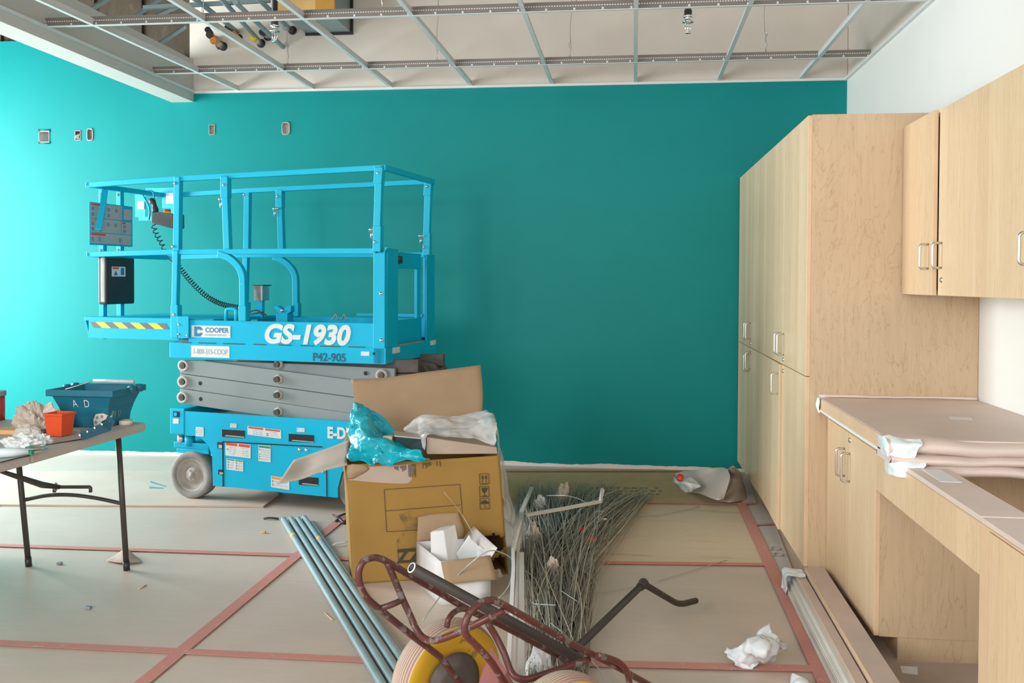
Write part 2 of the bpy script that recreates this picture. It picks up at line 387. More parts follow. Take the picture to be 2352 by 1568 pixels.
# partition under the bulkhead, added unseen to block side light, with a second window
wp = MB(); wp.box((-3.54, .55, 0), (-3.40, 4.35, 2.784)); wp.box((-3.54, -2.5, 0), (-3.40, -2.05, 2.784)); wp.box((-3.54, -2.05, 0), (-3.40, .55, .8))
struct(wp.build('wall_light_block', M_white))
wf = MB()
for y in (-2.05, -.78, .50): wf.box((-3.50, y, .8), (-3.44, y+.05, 2.78))
for z in (.8, 2.73): wf.box((-3.50, -2.05, z), (-3.44, .55, z+.05))
struct(wf.build('window_2', M_tee))
struct(MB().box((XL-.12, 1.6, 4.1), (XR+.12, D+.12, 4.2)).build('ceiling', M_deck))
# bulkhead that closes the grid on the window side
bi = ay(445, 233); bo = ay(395, 237)
bk = MB(); bk.box((bo.x, 1.8, 2.785), (bi.x, D, 3.112)); struct(bk.build('wall_bulkhead', M_bulk))
struct(MB().box((bi.x, 1.8, HC-.012), (bi.x+.022, D, HC+.004)).build('trim_1', M_tee))
struct(MB().box((bi.x, D-.022, HC-.014), (XR, D-.003, HC+.004)).build('trim_2', M_tee))
struct(MB().box((XR-.022, 1.8, HC-.012), (XR-.001, D, HC+.004)).build('trim_3', M_tee))
# ------------------------------------------------------------------ ceiling grid
gx0 = bi.x; Yr = [D-.640, D-.640-1.245]; Yr.append(Yr[1]-1.23)
grid = thing('ceiling_grid', ((gx0+XR)/2, 4.6, HC), 'open suspended ceiling grid of pale metal tees with no tiles', 'ceiling grid')
wall_px = [(548, 211), (720, 205), (900, 199), (1083, 193), (1268, 190), (1460, 188), (1650, 187), (1838, 184)]
top_px = [255, 388, 640, 915, 1192, 1461, 1728, 1995]
off = wloc(grid)
for k, (c, tx) in enumerate(zip(wall_px, top_px)):
    a = ay(*c); a = Vector((a.x, D-.003, HC)); b = fl(tx, (0 if k else -8), HC+.0) if k else fl(237, 69, HC)
    d = (b-a)/(b.y-a.y)
    b = a+d*(2.2-a.y)
    t = MB(); w_ = .0125
    for (h0, h1, ww) in ((0, .0025, w_), (.0025, .036, .0012), (.034, .042, .0035)):
        t.hexa([a+Vector((-ww, 0, h0)), a+Vector((ww, 0, h0)), b+Vector((ww, 0, h0)), b+Vector((-ww, 0, h0))],
               [a+Vector((-ww, 0, h1)), a+Vector((ww, 0, h1)), b+Vector((ww, 0, h1)), b+Vector((-ww, 0, h1))])
    t.build('main_tee', M_tee, grid)
for y in Yr:
    mr = MB().box((gx0, y-.012, HC-.001), (XR, y+.012, HC+.0025)).build('cross_runner', M_tee, grid, loc=Vector((gx0, y, HC))-off)
    MB().box((gx0, y-.0013, HC+.0025), (XR, y+.0013, HC+.044)).box((gx0, y-.004, HC+.042), (XR, y+.004, HC+.052)).build('punched_web', M_perf, mr)
# hanger wires, tied to the runners and to the deck
def hanger(px, row, label, lean=0.):
    y = Yr[row]; b = ay(px, 100, y); b = Vector((b.x, y, HC+.03)); rnd = random.Random(px)
    pts = [b+Vector((math.sin(k*1.9)*.006*(1-k/14)+lean*k/14, math.cos(k*2.3)*.004, (4.1-b.z)*k/14)) for k in range(15)]
    o = MB().sweep(pts, .0022, 5)
    o.sweep([b+Vector((.006*math.cos(k*1.1), .006*math.sin(k*1.1), .012*k)) for k in range(14)], .0018, 4)
    tag(o.build('hanger_wire', M_galv), label, 'wire', 'hanger wires of the ceiling grid')
hanger(661, 0, 'thin twisted hanger wire on the far runner beside the bulkhead', -.02)
hanger(1003, 0, 'thin twisted hanger wire on the far runner behind the pale duct', .03)
hanger(1309, 0, 'thin twisted hanger wire on the far runner at mid room', .03)
hanger(1760, 0, 'thin twisted hanger wire on the far runner by the bare sprinkler', -.06)
hanger(466, 1, 'twisted hanger wire on the near runner among the blue struts', .0)
hanger(880, 1, 'twisted hanger wire on the near runner, leaning sideways above the lift', -.25)
hanger(1323, 1, 'twisted hanger wire on the near runner at mid room', -.03)
# sprinkler drops
def sprinkler(px, py, label, Y):
    p = ay(px, py, Y); t = thing('sprinkler_head', (p.x, p.y, p.z), label, 'sprinkler', 'sprinkler drops')
    MB().cyl(p+Vector((0, 0, .12)), (p.x, p.y, 4.1), .017, 14).build('drop_pipe', M_black, t)
    MB().lathe(p, (0, 0, 1), [(.001, .125), (.022, .125), (.022, .10), (.027, .098), (.027, .088), (.016, .086), (.016, .07), (.03, .066), (.03, .06), (.001, .058)], 18).build('fitting', M_chrome, t)
    h = MB(); 
    for s in (-1, 1): h.sweep([p+Vector((s*.012, 0, .06)), p+Vector((s*.016, 0, .035)), p+Vector((s*.006, 0, .008))], .003, 6)
    h.cyl(p+Vector((0, 0, .012)), p+Vector((0, 0, .058)), .004, 8); h.lathe(p, (0, 0, 1), [(.001, .0), (.016, .001), (.016, .006), (.001, .008)], 14)
    h.build('deflector', M_chrome, t)
sprinkler(631, 97, 'chrome sprinkler head on a black drop pipe near the bulkhead and struts', 5.2)
sprinkler(1580, 77, 'chrome sprinkler head on a black drop pipe, alone against the bare wall', 5.2)
# duct penetration and timber box
t = thing('metal_duct', ay(755, 77), 'pale grey metal duct box against the wall above the grid', 'duct')
a = ay(703, 77, D); b = ay(806, 77, D)
MB().box((a.x, D-.45, a.z), (b.x, D-.003, 4.1)).build('duct_body', M_strut, t)
e = MB(); e.box((b.x, D-.02, a.z-.02), (b.x+.02, D-.003, 4.1)); e.box((a.x, D-.02, a.z-.02), (b.x, D-.003, a.z)); e.build('black_seal', M_black, t)
M_ylw = simple('yellow_timber', (.72, .47, .17), .6, var=.12, vs=5); M_ylw2 = simple('amber_timber', (.55, .30, .05), .6, var=.1)
a = ay(628, 30, 5.9); b = ay(768, 30, 5.9)
t = thing('timber_box', (a.x+.2, 5.95, a.z), 'yellow timber box fixed beside the duct above the grid', 'timber box')
p0 = ay(690, 26, 5.9)
MB().box((a.x, 5.9, p0.z), (p0.x+.10, 5.93, 4.1)).build('face_board', M_ylw, t)
MB().hexa([(p0.x+.10, 5.9, p0.z), (b.x, 5.9, p0.z-.0), (b.x, 5.93, p0.z), (p0.x+.10, 5.93, p0.z)], [(p0.x+.10, 5.9, 4.1), (b.x, 5.9, 4.1), (b.x, 5.93, 4.1), (p0.x+.10, 5.93, 4.1)]).build('side_board', M_ylw2, t)
# struts and conduits running through the ceiling space
def strut(p, q, Y0, Y1, label, w_=.026, mat=None, nm='steel_strut', cat='strut', rnd=False):
    a, b = ay(*p, Y0), ay(*q, Y1)
    m_ = MB().cyl(a, b, w_/2, 12) if rnd else MB().sq([a, b], w_)
    tag(m_.build(nm, mat or M_strut), label, cat, 'struts and conduits above the grid')
e = [((205, 24), (262, -12), 5.9, 6.3, 'blue-grey strut crossing the dark boards over the bulkhead top'),
     ((292, 51), (372, -6), 6.0, 6.4, 'blue-grey strut rising past the dark boards above the near runner'),
     ((366, 100), (424, 62), 6.5, 6.9, 'short blue-grey strut beneath the runner at the raw wall edge'),
     ((352, 40), (410, 14), 6.4, 6.8, 'thin dull strut between two longer ones over the bulkhead'),
     ((330, 18), (620, 1), 6.0, 6.0, 'level blue-grey strut running sideways to the black drop pipe')]
for a in e: strut(*a)
for p, q, l in (((440, -8), (545, 72), 'grey conduit sloping down behind the black drop pipe to the wall'), ((500, -12), (598, 97), 'grey conduit with yellow sleeve ending at the raw wall'),
                ((540, 5), (650, 108), 'long grey conduit ending lowest beside the sprinkler head'), ((585, -10), (668, 68), 'grey conduit running behind the drop pipe toward the duct')):
    strut(p, q, 5.7, D-.003, l, .034, M_strut, 'conduit_run', 'conduit', True)
cp = [((477, 68), (505, 104), M_black, M_orange), ((490, 92), (513, 107), M_orange, M_steel), ((523, 62), (548, 88), M_black, M_orange), ((480, 80), (492, 92), M_black, M_strut),
      ((580, 86), (600, 100), M_yellow, M_steel), ((602, 74), (616, 84), M_black, M_strut), ((655, 62), (672, 70), M_strut, M_black)]
nmz = ['black-capped stub with an orange band nearest the struts', 'orange-capped stub lowest of the cluster', 'black-capped stub with orange band under the long conduit', 'small plain black-capped stub above the orange one', 'yellow-capped stub by the sprinkler head', 'small black-capped stub behind the drop pipe', 'grey stub with black collar nearest the duct']
for (p, q, m1, m2), l in zip(cp, nmz):
    a = ay(*p, D-.22); b = ay(*q, D-.003); t = thing('conduit_stub', b, l+' in the raw wall', 'conduit', 'conduit stubs through the raw wall')
    MB().cyl(a, b, .02, 14).build('tube', m2, t); d = (b-a).normalized()
    MB().cyl(a-d*.004, a+d*.05, .0235, 14).build('cap', m1, t)
    MB().lathe(b, (0, -1, 0), [(.001, .001), (.034, .001), (.034, .004), (.001, .004)], 16).build('wall_ring', M_black, t)
# ------------------------------------------------------------------ electrical boxes in the wall
bl = ['square empty electrical box with four bent tabs, nearest the bulkhead underside', 'narrow electrical box with pink wires hanging inside', 'narrow empty electrical box beside the one with pink wires',
      'empty rectangular electrical box just past the bulkhead end', 'rounded empty electrical box above the scissor lift']
for i, ((x, y, w_, h_), l) in enumerate(zip(BOXES, bl)):
    p = ay(x, y); t = thing('electrical_box', (p.x, D, p.z), l+', in the teal wall', 'electrical box', 'electrical boxes in the teal wall')
    b = MB(); X0, X1, Z0, Z1 = p.x-w_/2, p.x+w_/2, p.z-h_/2, p.z+h_/2; d = .055
    b.box((X0, D+d, Z0), (X1, D+d+.003, Z1)); b.box((X0, D+.001, Z0), (X0+.003, D+d, Z1)); b.box((X1-.003, D+.001, Z0), (X1, D+d, Z1)); b.box((X0, D+.001, Z0), (X1, D+d, Z0+.003)); b.box((X0, D+.001, Z1-.003), (X1, D+d, Z1))
    b.build('back_can', M_galv, t)
    r = MB(); g = .004
    if i in (2, 4):
        pts = []
        for k in range(28):
            a = 2*PI*k/28; cx, cz = math.cos(a), math.sin(a); f_ = lambda v: math.copysign(abs(v)**.5, v)
            pts.append(p+Vector((f_(cx)*(w_/2+.004), -.003, f_(cz)*(h_/2+.004))))
        r.sweep(pts, .0045, 6, True)
    else:
        r.sq([(X0, D-.003, Z0), (X0, D-.003, Z1)], g); r.sq([(X1, D-.003, Z0), (X1, D-.003, Z1)], g); r.sq([(X0, D-.003, Z1), (X1, D-.003, Z1)], g); r.sq([(X0, D-.003, Z0), (X1, D-.003, Z0)], g)
    r.build('rim', M_rimgrey, t)
    if i == 0:
        q = MB()
        for z in (Z0-.012, Z1+.012): q.sweep([(X0-.006, D-.004, z), (X1+.006, D-.004, z)], .003, 6)
        for xx in (X0-.004, X1+.004):
            q.sweep([(xx, D-.004, Z0-.012), (xx, D-.004, Z0+.006)], .003, 6); q.sweep([(xx, D-.004, Z1+.018), (xx, D-.004, Z1-.006)], .003, 6)
        q.build('bent_tab', M_leg, t)
    if i == 1:
        for k, dx in enumerate((-.01, 0, .012)):
            MB().sweep(smoothpath([p+Vector((dx, .04, .03)), p+Vector((dx+.01, .0, .01)), p+Vector((dx-.008, -.004, -.012)), p+Vector((dx+.004, .01, -.034))]), .0035, 6).build('wire_tail', simple('pink_wire', (.55, .28, .25), .5) if k == 1 else M_steel, t)
# ================================================================== FLOOR COVERINGS
def strip(p, q, w_, name, mat, label, z=.003, cat='tape', group='red tape lines on the floor', th=.002):
    a, b = fl(*p), fl(*q); d = (b-a); d.z = 0; n = Vector((-d.y, d.x, 0)).normalized()*w_/2
    o = MB().prism([Vector((c.x, c.y, z-th)) for c in (a-n, b-n, b+n, a+n)], (0, 0, th))
    return tag(o.build(name, mat), label, cat, group)
TP = [((-30, 1477), (840, 1518), .048, M_redtape, 'faded red tape line across the floor below the table legs, running under the grey conduits'),
      ((-30, 1253), (690, 1277), .046, M_redtape, 'thin faded red tape line passing behind the front table leg feet'),
      ((310, 1585), (800, 1180), .055, M_redtape, 'diagonal double red tape line ending at the cardboard box'),
      ((680, 1276), (805, 1286), .046, M_redtape, 'short red tape piece between the conduits and the cardboard box'),
      ((-20, 1165), (50, 1146), .05, M_redtape, 'short red tape bit beyond the table at the picture edge'),
      ((1360, 1294), (1765, 1299), .042, M_redtape2, 'orange-red tape line along the pale plywood sheet edge'),
      ((1350, 1527), (1930, 1541), .055, M_redtape, 'broad red tape line running from the tube cart to the wrapped trim bundle'),
      ((1703, 1160), (1900, 1580), .058, M_redtape, 'long red tape line along the cabinets'),
      ((1380, 1156), (1735, 1159), .035, M_redtape2, 'orange-red tape line along the brown floor paper at the back'),
      ((1728, 1208), (1783, 1206), .03, M_redtape, 'short red tape tab on the grey floor paper'),
      ((1160, 1084), (1640, 1084), .03, M_redtape2, 'orange-red tape line at the foot of the teal wall')]
for i, (p, q, w_, mt, l) in enumerate(TP): strip(p, q, w_, 'floor_tape', mt, l, .0058+.0004*i, th=.001)
def flat(px, name, mat, label, cat, z=.003, th=.003, group=None):
    pts = [fl(*p) for p in px]; o = MB().prism([Vector((p.x, p.y, z-th)) for p in pts], (0, 0, th)); return tag(o.build(name, mat), label, cat, group)
flat([(1150, 1158), (1715, 1158), (1700, 1078), (1150, 1078)], 'floor_paper', M_rosin, 'brown floor paper laid along the foot of the teal wall', 'floor paper', .0025, .0015)
flat([(1290, 1292), (1768, 1297), (1712, 1165), (1340, 1160)], 'plywood_sheet', M_ply, 'pale plywood sheet with dark streaks beside the wire pile', 'plywood sheet', .004, .003)
flat([(-60, 1162), (605, 1166), (642, 1138), (560, 1085), (-60, 1085)], 'hardboard_sheet', M_board, 'hardboard sheet lying under the lift wheel with a dark edge', 'hardboard sheet', .012, .011)
for px, l in (([(1706, 1158), (1738, 1155), (1722, 1105), (1700, 1100)], 'small grey floor paper piece at the far cabinet corner'),
              ([(1712, 1165), (1748, 1158), (1785, 1205), (1732, 1208)], 'grey floor paper piece between two tape tabs'),
              ([(1732, 1210), (1782, 1208), (1827, 1327), (1800, 1332)], 'grey floor paper piece with printed rings before the plank ends'),
              ([(1797, 1334), (1835, 1328), (1985, 1590), (1895, 1590)], 'long grey floor paper piece beside the wrapped trim bundle')):
    flat(px, 'paper_sheet', M_greypap, l, 'floor paper', .0045, .0015, 'grey floor paper along the cabinets')
# printed rings on the grey papers, lettering rows on the brown paper
M_greyprint = simple('grey_print', (.24, .21, .19), .8)
def rings(cx, cy, n, w_, name_parent):
    for k in range(n):
        c = fl(cx+6*k, cy+14*k); b = MB()
        b.sweep([c+Vector((math.cos(2*PI*i/20)*w_, math.sin(2*PI*i/20)*w_*1.4, .0052)) for i in range(20)], .003, 4, True)
        b.build('printed_ring', M_greyprint, name_parent, loc=c-wloc(name_parent))
ps = [o for o in bpy.data.objects if o.name.startswith('paper_sheet')]
rings(1765, 1262, 2, .022, ps[2]); rings(1782, 1262, 2, .022, ps[2]); rings(1846, 1412, 4, .022, ps[3])
fp = bpy.data.objects['floor_paper']
for r_ in range(3):
    b = MB(); rnd = random.Random(r_)
    x = 1355
    while x < 1520:
        w_ = rnd.choice((6, 9, 14)); a, c = fl(x, 1118+7*r_), fl(x+w_, 1123+7*r_)
        b.box((a.x, c.y, .0025), (c.x, c.y+.035, .0032)); x += w_+rnd.choice((4, 6, 16))
    b.build('faded_print', simple('faded_print', (.19, .15, .11), .8), fp)
#PART3
# ================================================================== SCISSOR LIFT
LA = Vector((-2.706, 5.588, 0)); LD = Vector((.98741, -.15805, 0)); LN = Vector((.15805, .98741, 0)); LM = frame(LA, LD, LN, Vector((0, 0, 1)))
LW = .83
def LP(px, py, y=0.):
    q = pl(px, py, LA+LN*y, LN)-LA; return Vector((q.dot(LD), y, q.z))
lift = thing('scissor_lift', LA+LD*.57, 'blue electric scissor lift with guard rails, parked before the teal wall on grey solid wheels', 'scissor lift')
def lb(): return MB(LM)
def poly(px, y0, y1):
    m_ = lb(); pts = [LP(*p, y0) for p in px]; m_.prism(pts, (0, y1-y0, 0)); return m_
def rect(x0, y0, x1, y1, d0=0., d1=.003):
    a, b = LP(x0, y0, d0), LP(x1, y1, d0); return lb().box((a.x, d0, b.z), (b.x, d1, a.z))
Wd = LW
# --- base
base = poly([(424, 944), (780, 966), (838, 971), (838, 1060), (808, 1064), (785, 1085), (776, 1120), (776, 1143), (513, 1117), (489, 1115), (487, 1048), (478, 1022), (462, 1006), (449, 1001), (424, 1000)], .0, .014)
pb = [(424, 944), (838, 971), (838, 1060), (808, 1064), (785, 1085), (776, 1120), (776, 1143), (513, 1117), (489, 1115), (487, 1048), (478, 1022), (462, 1006), (449, 1001), (424, 1000)]
base_o = base.build('chassis_panel', M_blue, lift)
pts = [LP(*p, 0) for p in pb]
MB(LM).prism([p+Vector((0, .74, 0)) for p in pts], (0, .014, 0)).build('chassis_panel', M_blue, lift)
b0, b1 = LP(430, 950), LP(836, 985)
lb().box((b0.x+.20, .014, .10), (b1.x-.23, .74, .16)).box((b0.x+.19, .014, .16), (b1.x-.22, .74, .46)).build('chassis_tray', M_black, lift)
lb().box((b0.x, .014, LP(430, 958).z-.012), (b1.x, .74, LP(430, 958).z-.004)).build('chassis_top', M_tyre, lift)
c0, c1 = LP(391, 937), LP(424, 998)
cb = lb().box((c0.x, -.004, c1.z), (c1.x, .76, c0.z)).build('front_block', M_blue, lift, bevel=.006)
rect(397, 944, 412, 958, -.007, -.004).build('lamp_recess', M_black, cb, bevel=.004)
rect(397, 961, 410, 973, -.006, -.004).build('warning_label', M_decal, cb)
lb().cyl(LP(404, 951, -.006), LP(404, 951, -.006)+Vector((0, -.006, 0)), .012, 14).build('toggle_lamp', M_blue, cb)
s0, s1 = LP(392, 1016), LP(473, 1046)
st = lb().box((s0.x, .03, LP(392, 1030).z), (s1.x, .70, s0.z)).box((s0.x+.02, .03, s1.z), (s1.x, .12, LP(392, 1030).z)).build('steering_plate', M_blue, lift, bevel=.006)
lb().cyl(LP(416, 998, .05), LP(416, 1016, .05), .024, 16).build('steering_pin', M_steel, st)
lb().cyl(LP(436, 1000, .05), LP(436, 1022, .05), .032, 16).build('steering_boss', M_blue, st)
def wheel(c, r, w_, flip=1):
    q = lb(); A_ = Vector((0, -1, 0)); c = Vector(c)
    q.lathe(c, A_, [(r*.60, -w_), (r*.92, -w_), (r*.985, -w_*.92), (r, -w_*.8), (r, -w_*.2), (r*.985, -w_*.06), (r*.93, 0), (r*.72, .0), (r*.70, -.006)], 56)
    t = q.build('wheel', M_tyre, lift)
    q = lb(); q.lathe(c, A_, [(r*.71, -.006), (r*.66, -.004), (r*.62, -.03), (r*.34, -.035), (r*.30, -.02), (.001, -.02)], 44); rim = q.build('rim', M_rimgrey, t)
    q = lb(); q.lathe(c, A_, [(r*.13, -.021), (r*.12, -.006), (.001, -.004)], 20)
    for k in range(6):
        a = 2*PI*k/6; p = c+Vector((math.cos(a)*r*.20, .022, math.sin(a)*r*.20)); q.cyl(p, p+Vector((0, -.008, 0)), .005, 8)
    q.build('hub', M_rimgrey, t)
    return t
wr = .148
w1 = LP(437, 1093, -.0); wheel((w1.x, .0, wr+.012), wr, .10); wheel((w1.x, Wd-.09, wr+.012), wr, .10)
w2 = LP(826, 1125, .02); wheel((w2.x, .02, wr), wr, .10); wheel((w2.x, Wd-.09, wr), wr, .10)
# access doors, slots and joints cut in the chassis panel
for r_ in ((510, 986, 562, 1006), (663, 996, 721, 1017), (686, 1094, 731, 1116)):
    s = rect(*r_, -.002, .001).build('slot_opening', M_dark, base_o)
    a, b = LP(r_[0], r_[3]-8), LP(r_[2], r_[3]-1); lb().hexa([(a.x+.02, -.0032, b.z+.003), (b.x, -.0032, b.z), (b.x, -.002, b.z), (a.x+.02, -.002, b.z+.003)], [(a.x+.03, -.0032, a.z), (b.x, -.0032, a.z-.004), (b.x, -.002, a.z-.004), (a.x+.03, -.002, a.z)]).build('slot_lip', M_rimgrey, s)
a, b = LP(512, 1014), LP(740, 1026)
lb().sq([(a.x, -.001, a.z), (b.x, -.001, b.z-.0)], .006).sq([(a.x, -.001, a.z), (LP(513, 1117).x, -.001, LP(513, 1117).z)], .006).sq([(LP(750, 1050).x, -.001, LP(750, 1040).z), (LP(751, 1140).x, -.001, LP(751, 1140).z)], .005).build('door_joint', M_dark, base_o)
for r_ in ((499, 1015, 511, 1030), (501, 1078, 513, 1090)):
    s = rect(*r_, -.004, .001).build('hinge_recess', M_black, base_o); rect(r_[0]+3, r_[1]+6, r_[2]-1, r_[3]-1, -.006, -.004).build('hinge_leaf', M_steel, s)
for p in ((688, 1032), (704, 1033), (741, 1083)): lb().lathe(LP(*p, 0), (0, -1, 0), [(.011, 0), (.009, .005), (.001, .006)], 12).build('bolt', M_chrome, base_o)
def label(x0, y0, x1, y1, head=None, rows=3, parent=None, seed=1, d=-.0022, cols=2, hh=.2, skew=0):
    r_ = random.Random(seed); a, b = LP(x0, y0, 0), LP(x1, y1, 0); w_ = b.x-a.x; h_ = a.z-b.z; m_ = lb(); m_.cur = 0
    sk = skew*w_
    def q(u0, v0, u1, v1, dd, ci):
        m_.cur = ci; zt = lambda u, v: a.z-v*h_-u*sk
        m_.hexa([(a.x+u0*w_, dd, zt(u0, v1)), (a.x+u1*w_, dd, zt(u1, v1)), (a.x+u1*w_, d+.0012, zt(u1, v1)), (a.x+u0*w_, d+.0012, zt(u0, v1))],
                [(a.x+u0*w_, dd, zt(u0, v0)), (a.x+u1*w_, dd, zt(u1, v0)), (a.x+u1*w_, d+.0012, zt(u1, v0)), (a.x+u0*w_, d+.0012, zt(u0, v0))])
    q(0, 0, 1, 1, d, 0)
    hm = {'r': 1, 'o': 2, 'g': 3}.get(head)
    if hm:
        for c in range(cols): q(c/cols+.03, .04, (c+1)/cols-.03, .04+hh, d-.0006, hm)
    y = .1+(hh if hm else 0)
    st_ = (1-y-.06)/rows
    for k in range(rows):
        for c in range(cols):
            u = c/cols+.06; e_ = (c+1)/cols-.06
            if r_.random() < .6: q(u, y+.1*st_, u+.07, y+.75*st_, d-.0006, 4)
            x = u+.11
            while x < e_-.03:
                l_ = r_.uniform(.04, .16); q(x, y+.25*st_, min(x+l_, e_), y+.42*st_, d-.0006, 5)
                if r_.random() < .7: q(x, y+.58*st_, min(x+l_*.8, e_), y+.72*st_, d-.0006, 5)
                x += l_+.03
        y += st_
    return m_.build('warning_label', [M_decal, M_red, M_orange, M_green, M_ink, M_ltink], parent or base_o)
M_boltlt = simple('worn_collar', (.46, .45, .42), .5)
M_ltink = simple('pale_ink', (.36, .40, .44), .5)
label(450, 980, 468, 1002, None, 4, seed=2, cols=1)
label(529, 972, 544, 982, None, 2, seed=3, cols=2); label(682, 982, 700, 992, None, 2, seed=4, cols=2)
label(569, 978, 646, 1002, 'r', 3, seed=5, cols=2, skew=.06); label(518, 1014, 576, 1049, 'r', 4, seed=6, skew=.05)
label(521, 1052, 559, 1080, 'g', 3, seed=7, hh=.1, skew=.06); label(594, 1021, 622, 1060, 'g', 5, seed=8, cols=1, hh=.12, skew=.04); label(623, 1092, 665, 1121, 'o', 2, seed=9, cols=1, hh=.22, skew=.08)
LX, LZ = LD, Vector((0, 0, 1))
def lt(px, py, y=-.0035): q = LP(px, py, 0); return frame(LA+LD*q.x+LN*y+LZ*q.z, LD, LZ, -LN)
text('E-DRIVE', .092, lt(752, 994), 'lettering', M_decal, base_o, bold=.004, align='LEFT', sx=.85)
# --- scissor stack
def arm(px, y0, y1, mat=M_grey, **k): return poly(px, y0, y1).build('scissor_arm', mat, lift, bevel=.004, **k)
arms = [[(466, 827), (700, 836), (906, 846), (906, 888), (804, 873), (466, 830)],
        [(413, 828), (467, 828), (806, 872), (900, 885), (880, 925), (805, 911), (413, 857)],
        [(413, 858), (805, 912), (900, 925), (900, 962), (805, 949), (413, 891)],
        [(413, 892), (805, 949), (900, 962), (900, 1000), (805, 984), (413, 926)]]
ys = (.062, .03, .03, .03)
A0 = None
for k, (px, y) in enumerate(zip(arms, ys)):
    o = arm(px, y, y+.03)
    pts = [LP(*p, y) for p in px]; MB(LM).prism([Vector((p.x, .66-y, p.z)) for p in pts], (0, .03, 0)).build('scissor_arm', M_grey, lift, bevel=.004)
# opposite arms set further in, sloping the other way
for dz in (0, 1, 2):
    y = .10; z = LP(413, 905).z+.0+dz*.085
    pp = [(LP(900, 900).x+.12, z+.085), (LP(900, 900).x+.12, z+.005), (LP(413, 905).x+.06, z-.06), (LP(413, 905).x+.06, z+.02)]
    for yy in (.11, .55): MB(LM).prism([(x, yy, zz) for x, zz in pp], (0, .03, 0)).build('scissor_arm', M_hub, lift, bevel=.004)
x1 = LP(905, 860).x
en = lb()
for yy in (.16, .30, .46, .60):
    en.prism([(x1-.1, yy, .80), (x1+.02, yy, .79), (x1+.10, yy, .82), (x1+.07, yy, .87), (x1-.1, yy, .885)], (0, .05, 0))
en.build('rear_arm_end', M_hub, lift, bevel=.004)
for y in (836, 870, 906, 945):
    q = lb(); p = LP(641, y, .03)
    q.lathe(p, (0, -1, 0), [(.031, 0), (.031, .012), (.026, .014), (.024, .02), (.001, .02)], 6); nut = q.build('pivot_nut', M_rimgrey, lift); lb().cyl(p+Vector((0, -.02, 0)), p+Vector((0, -.038, 0)), .019, 12).build('pivot_bolt', M_leg, nut)
for p in ((423, 839), (422, 876), (421, 912), (878, 861)):
    q = lb(); c = LP(*p, .03); q.lathe(c, (0, -1, 0), [(.036, 0), (.036, .016), (.024, .018), (.022, .006), (.001, .006)], 22); pin = q.build('pin_collar', M_rimgrey if p[0] > 800 else M_boltlt, lift)
    lb().cyl(c, c+Vector((0, -.022, 0)), .016, 14).build('pin', M_leg, pin)
for p in ((460, 880), (461, 916), (840, 857)): lb().lathe(LP(*p, .03), (0, -1, 0), [(.013, .001), (.001, .0015)], 16).build('arm_hole', M_dark, lift)
# --- platform
xl = LP(389, 800).x; xr_ = LP(886, 838).x; zb = .898; zt = LP(389, 786).z; zd = LP(600, 738).z
pf = lb().box((xl, 0, zb), (xr_, Wd, zt)).build('platform_base', M_blue, lift, bevel=.004)
jt = lb()
for (a, b) in ((418, 438), (455, 494), (512, 560), (582, 610), (640, 668), (690, 720), (735, 780), (800, 838)): jt.box((LP(a, 786).x, -.0015, zt-.001), (LP(b, 786).x, .003, zt+.004))
jt.build('weld_gap', M_leg, pf)
tb = lb().box((LP(432, 740).x, .004, zt), (LP(858, 740).x, .018, zd)).build('toe_board', M_blue, lift)
lb().box((LP(432, 740).x, Wd-.018, zt), (LP(858, 740).x, Wd-.004, zd)).build('toe_board', M_blue, lift)
lb().box((xl+.05, .018, zt), (xr_-.05, Wd-.018, zt+.02)).build('deck', M_deckdk, lift)
ex0 = LP(186, 735).x
ext = lb().box((ex0, .03, LP(300, 737).z), (xl+.3, Wd-.03, LP(300, 730).z)).box((LP(196, 760).x, .03, LP(196, 777).z), (xl+.05, .045, LP(300, 737).z)).box((LP(196, 760).x, Wd-.045, LP(196, 777).z), (xl+.05, Wd-.03, LP(300, 737).z))
ext.prism([(ex0, .03, LP(300, 737).z), (ex0, Wd-.03, LP(300, 737).z), (LP(196, 760).x, Wd-.03, LP(300, 777).z), (LP(196, 760).x, .03, LP(300, 777).z)], (.012, 0, 0))
exo = ext.build('extension_deck', M_blue, lift, bevel=.003)
hz = lb(); a, b = LP(208, 739, .03), LP(389, 756, .03); L_ = b.x-a.x; n_ = 9; hz.cur = 0
for k in range(n_):
    hz.cur = 1 if k % 2 else 0; s = L_/n_; sh = .026
    u0, u1 = a.x+k*s, a.x+(k+1)*s
    hz.prism([(max(a.x, u0-sh), .0275, a.z), (u1-sh, .0275, a.z), (min(b.x, u1+sh), .0275, b.z), (u0+sh, .0275, b.z)], (0, .002, 0))
hz.build('hazard_stripe', [simple('hazard_grey', (.13, .12, .12), .6), M_yellow], exo)
def plate(px, y0, y1, name='bracket_plate', mat=M_blue, parent=None): return poly(px, y0, y1).build(name, mat, parent or lift, bevel=.003)
bp = plate([(406, 726), (433, 726), (433, 777), (409, 777)], -.012, .0)
for p in ((411, 745), (430, 770), (410, 767)): lb().lathe(LP(*p, -.012), (0, -1, 0), [(.008, 0), (.006, .005), (.001, .006)], 10).build('bolt', M_galv, bp)
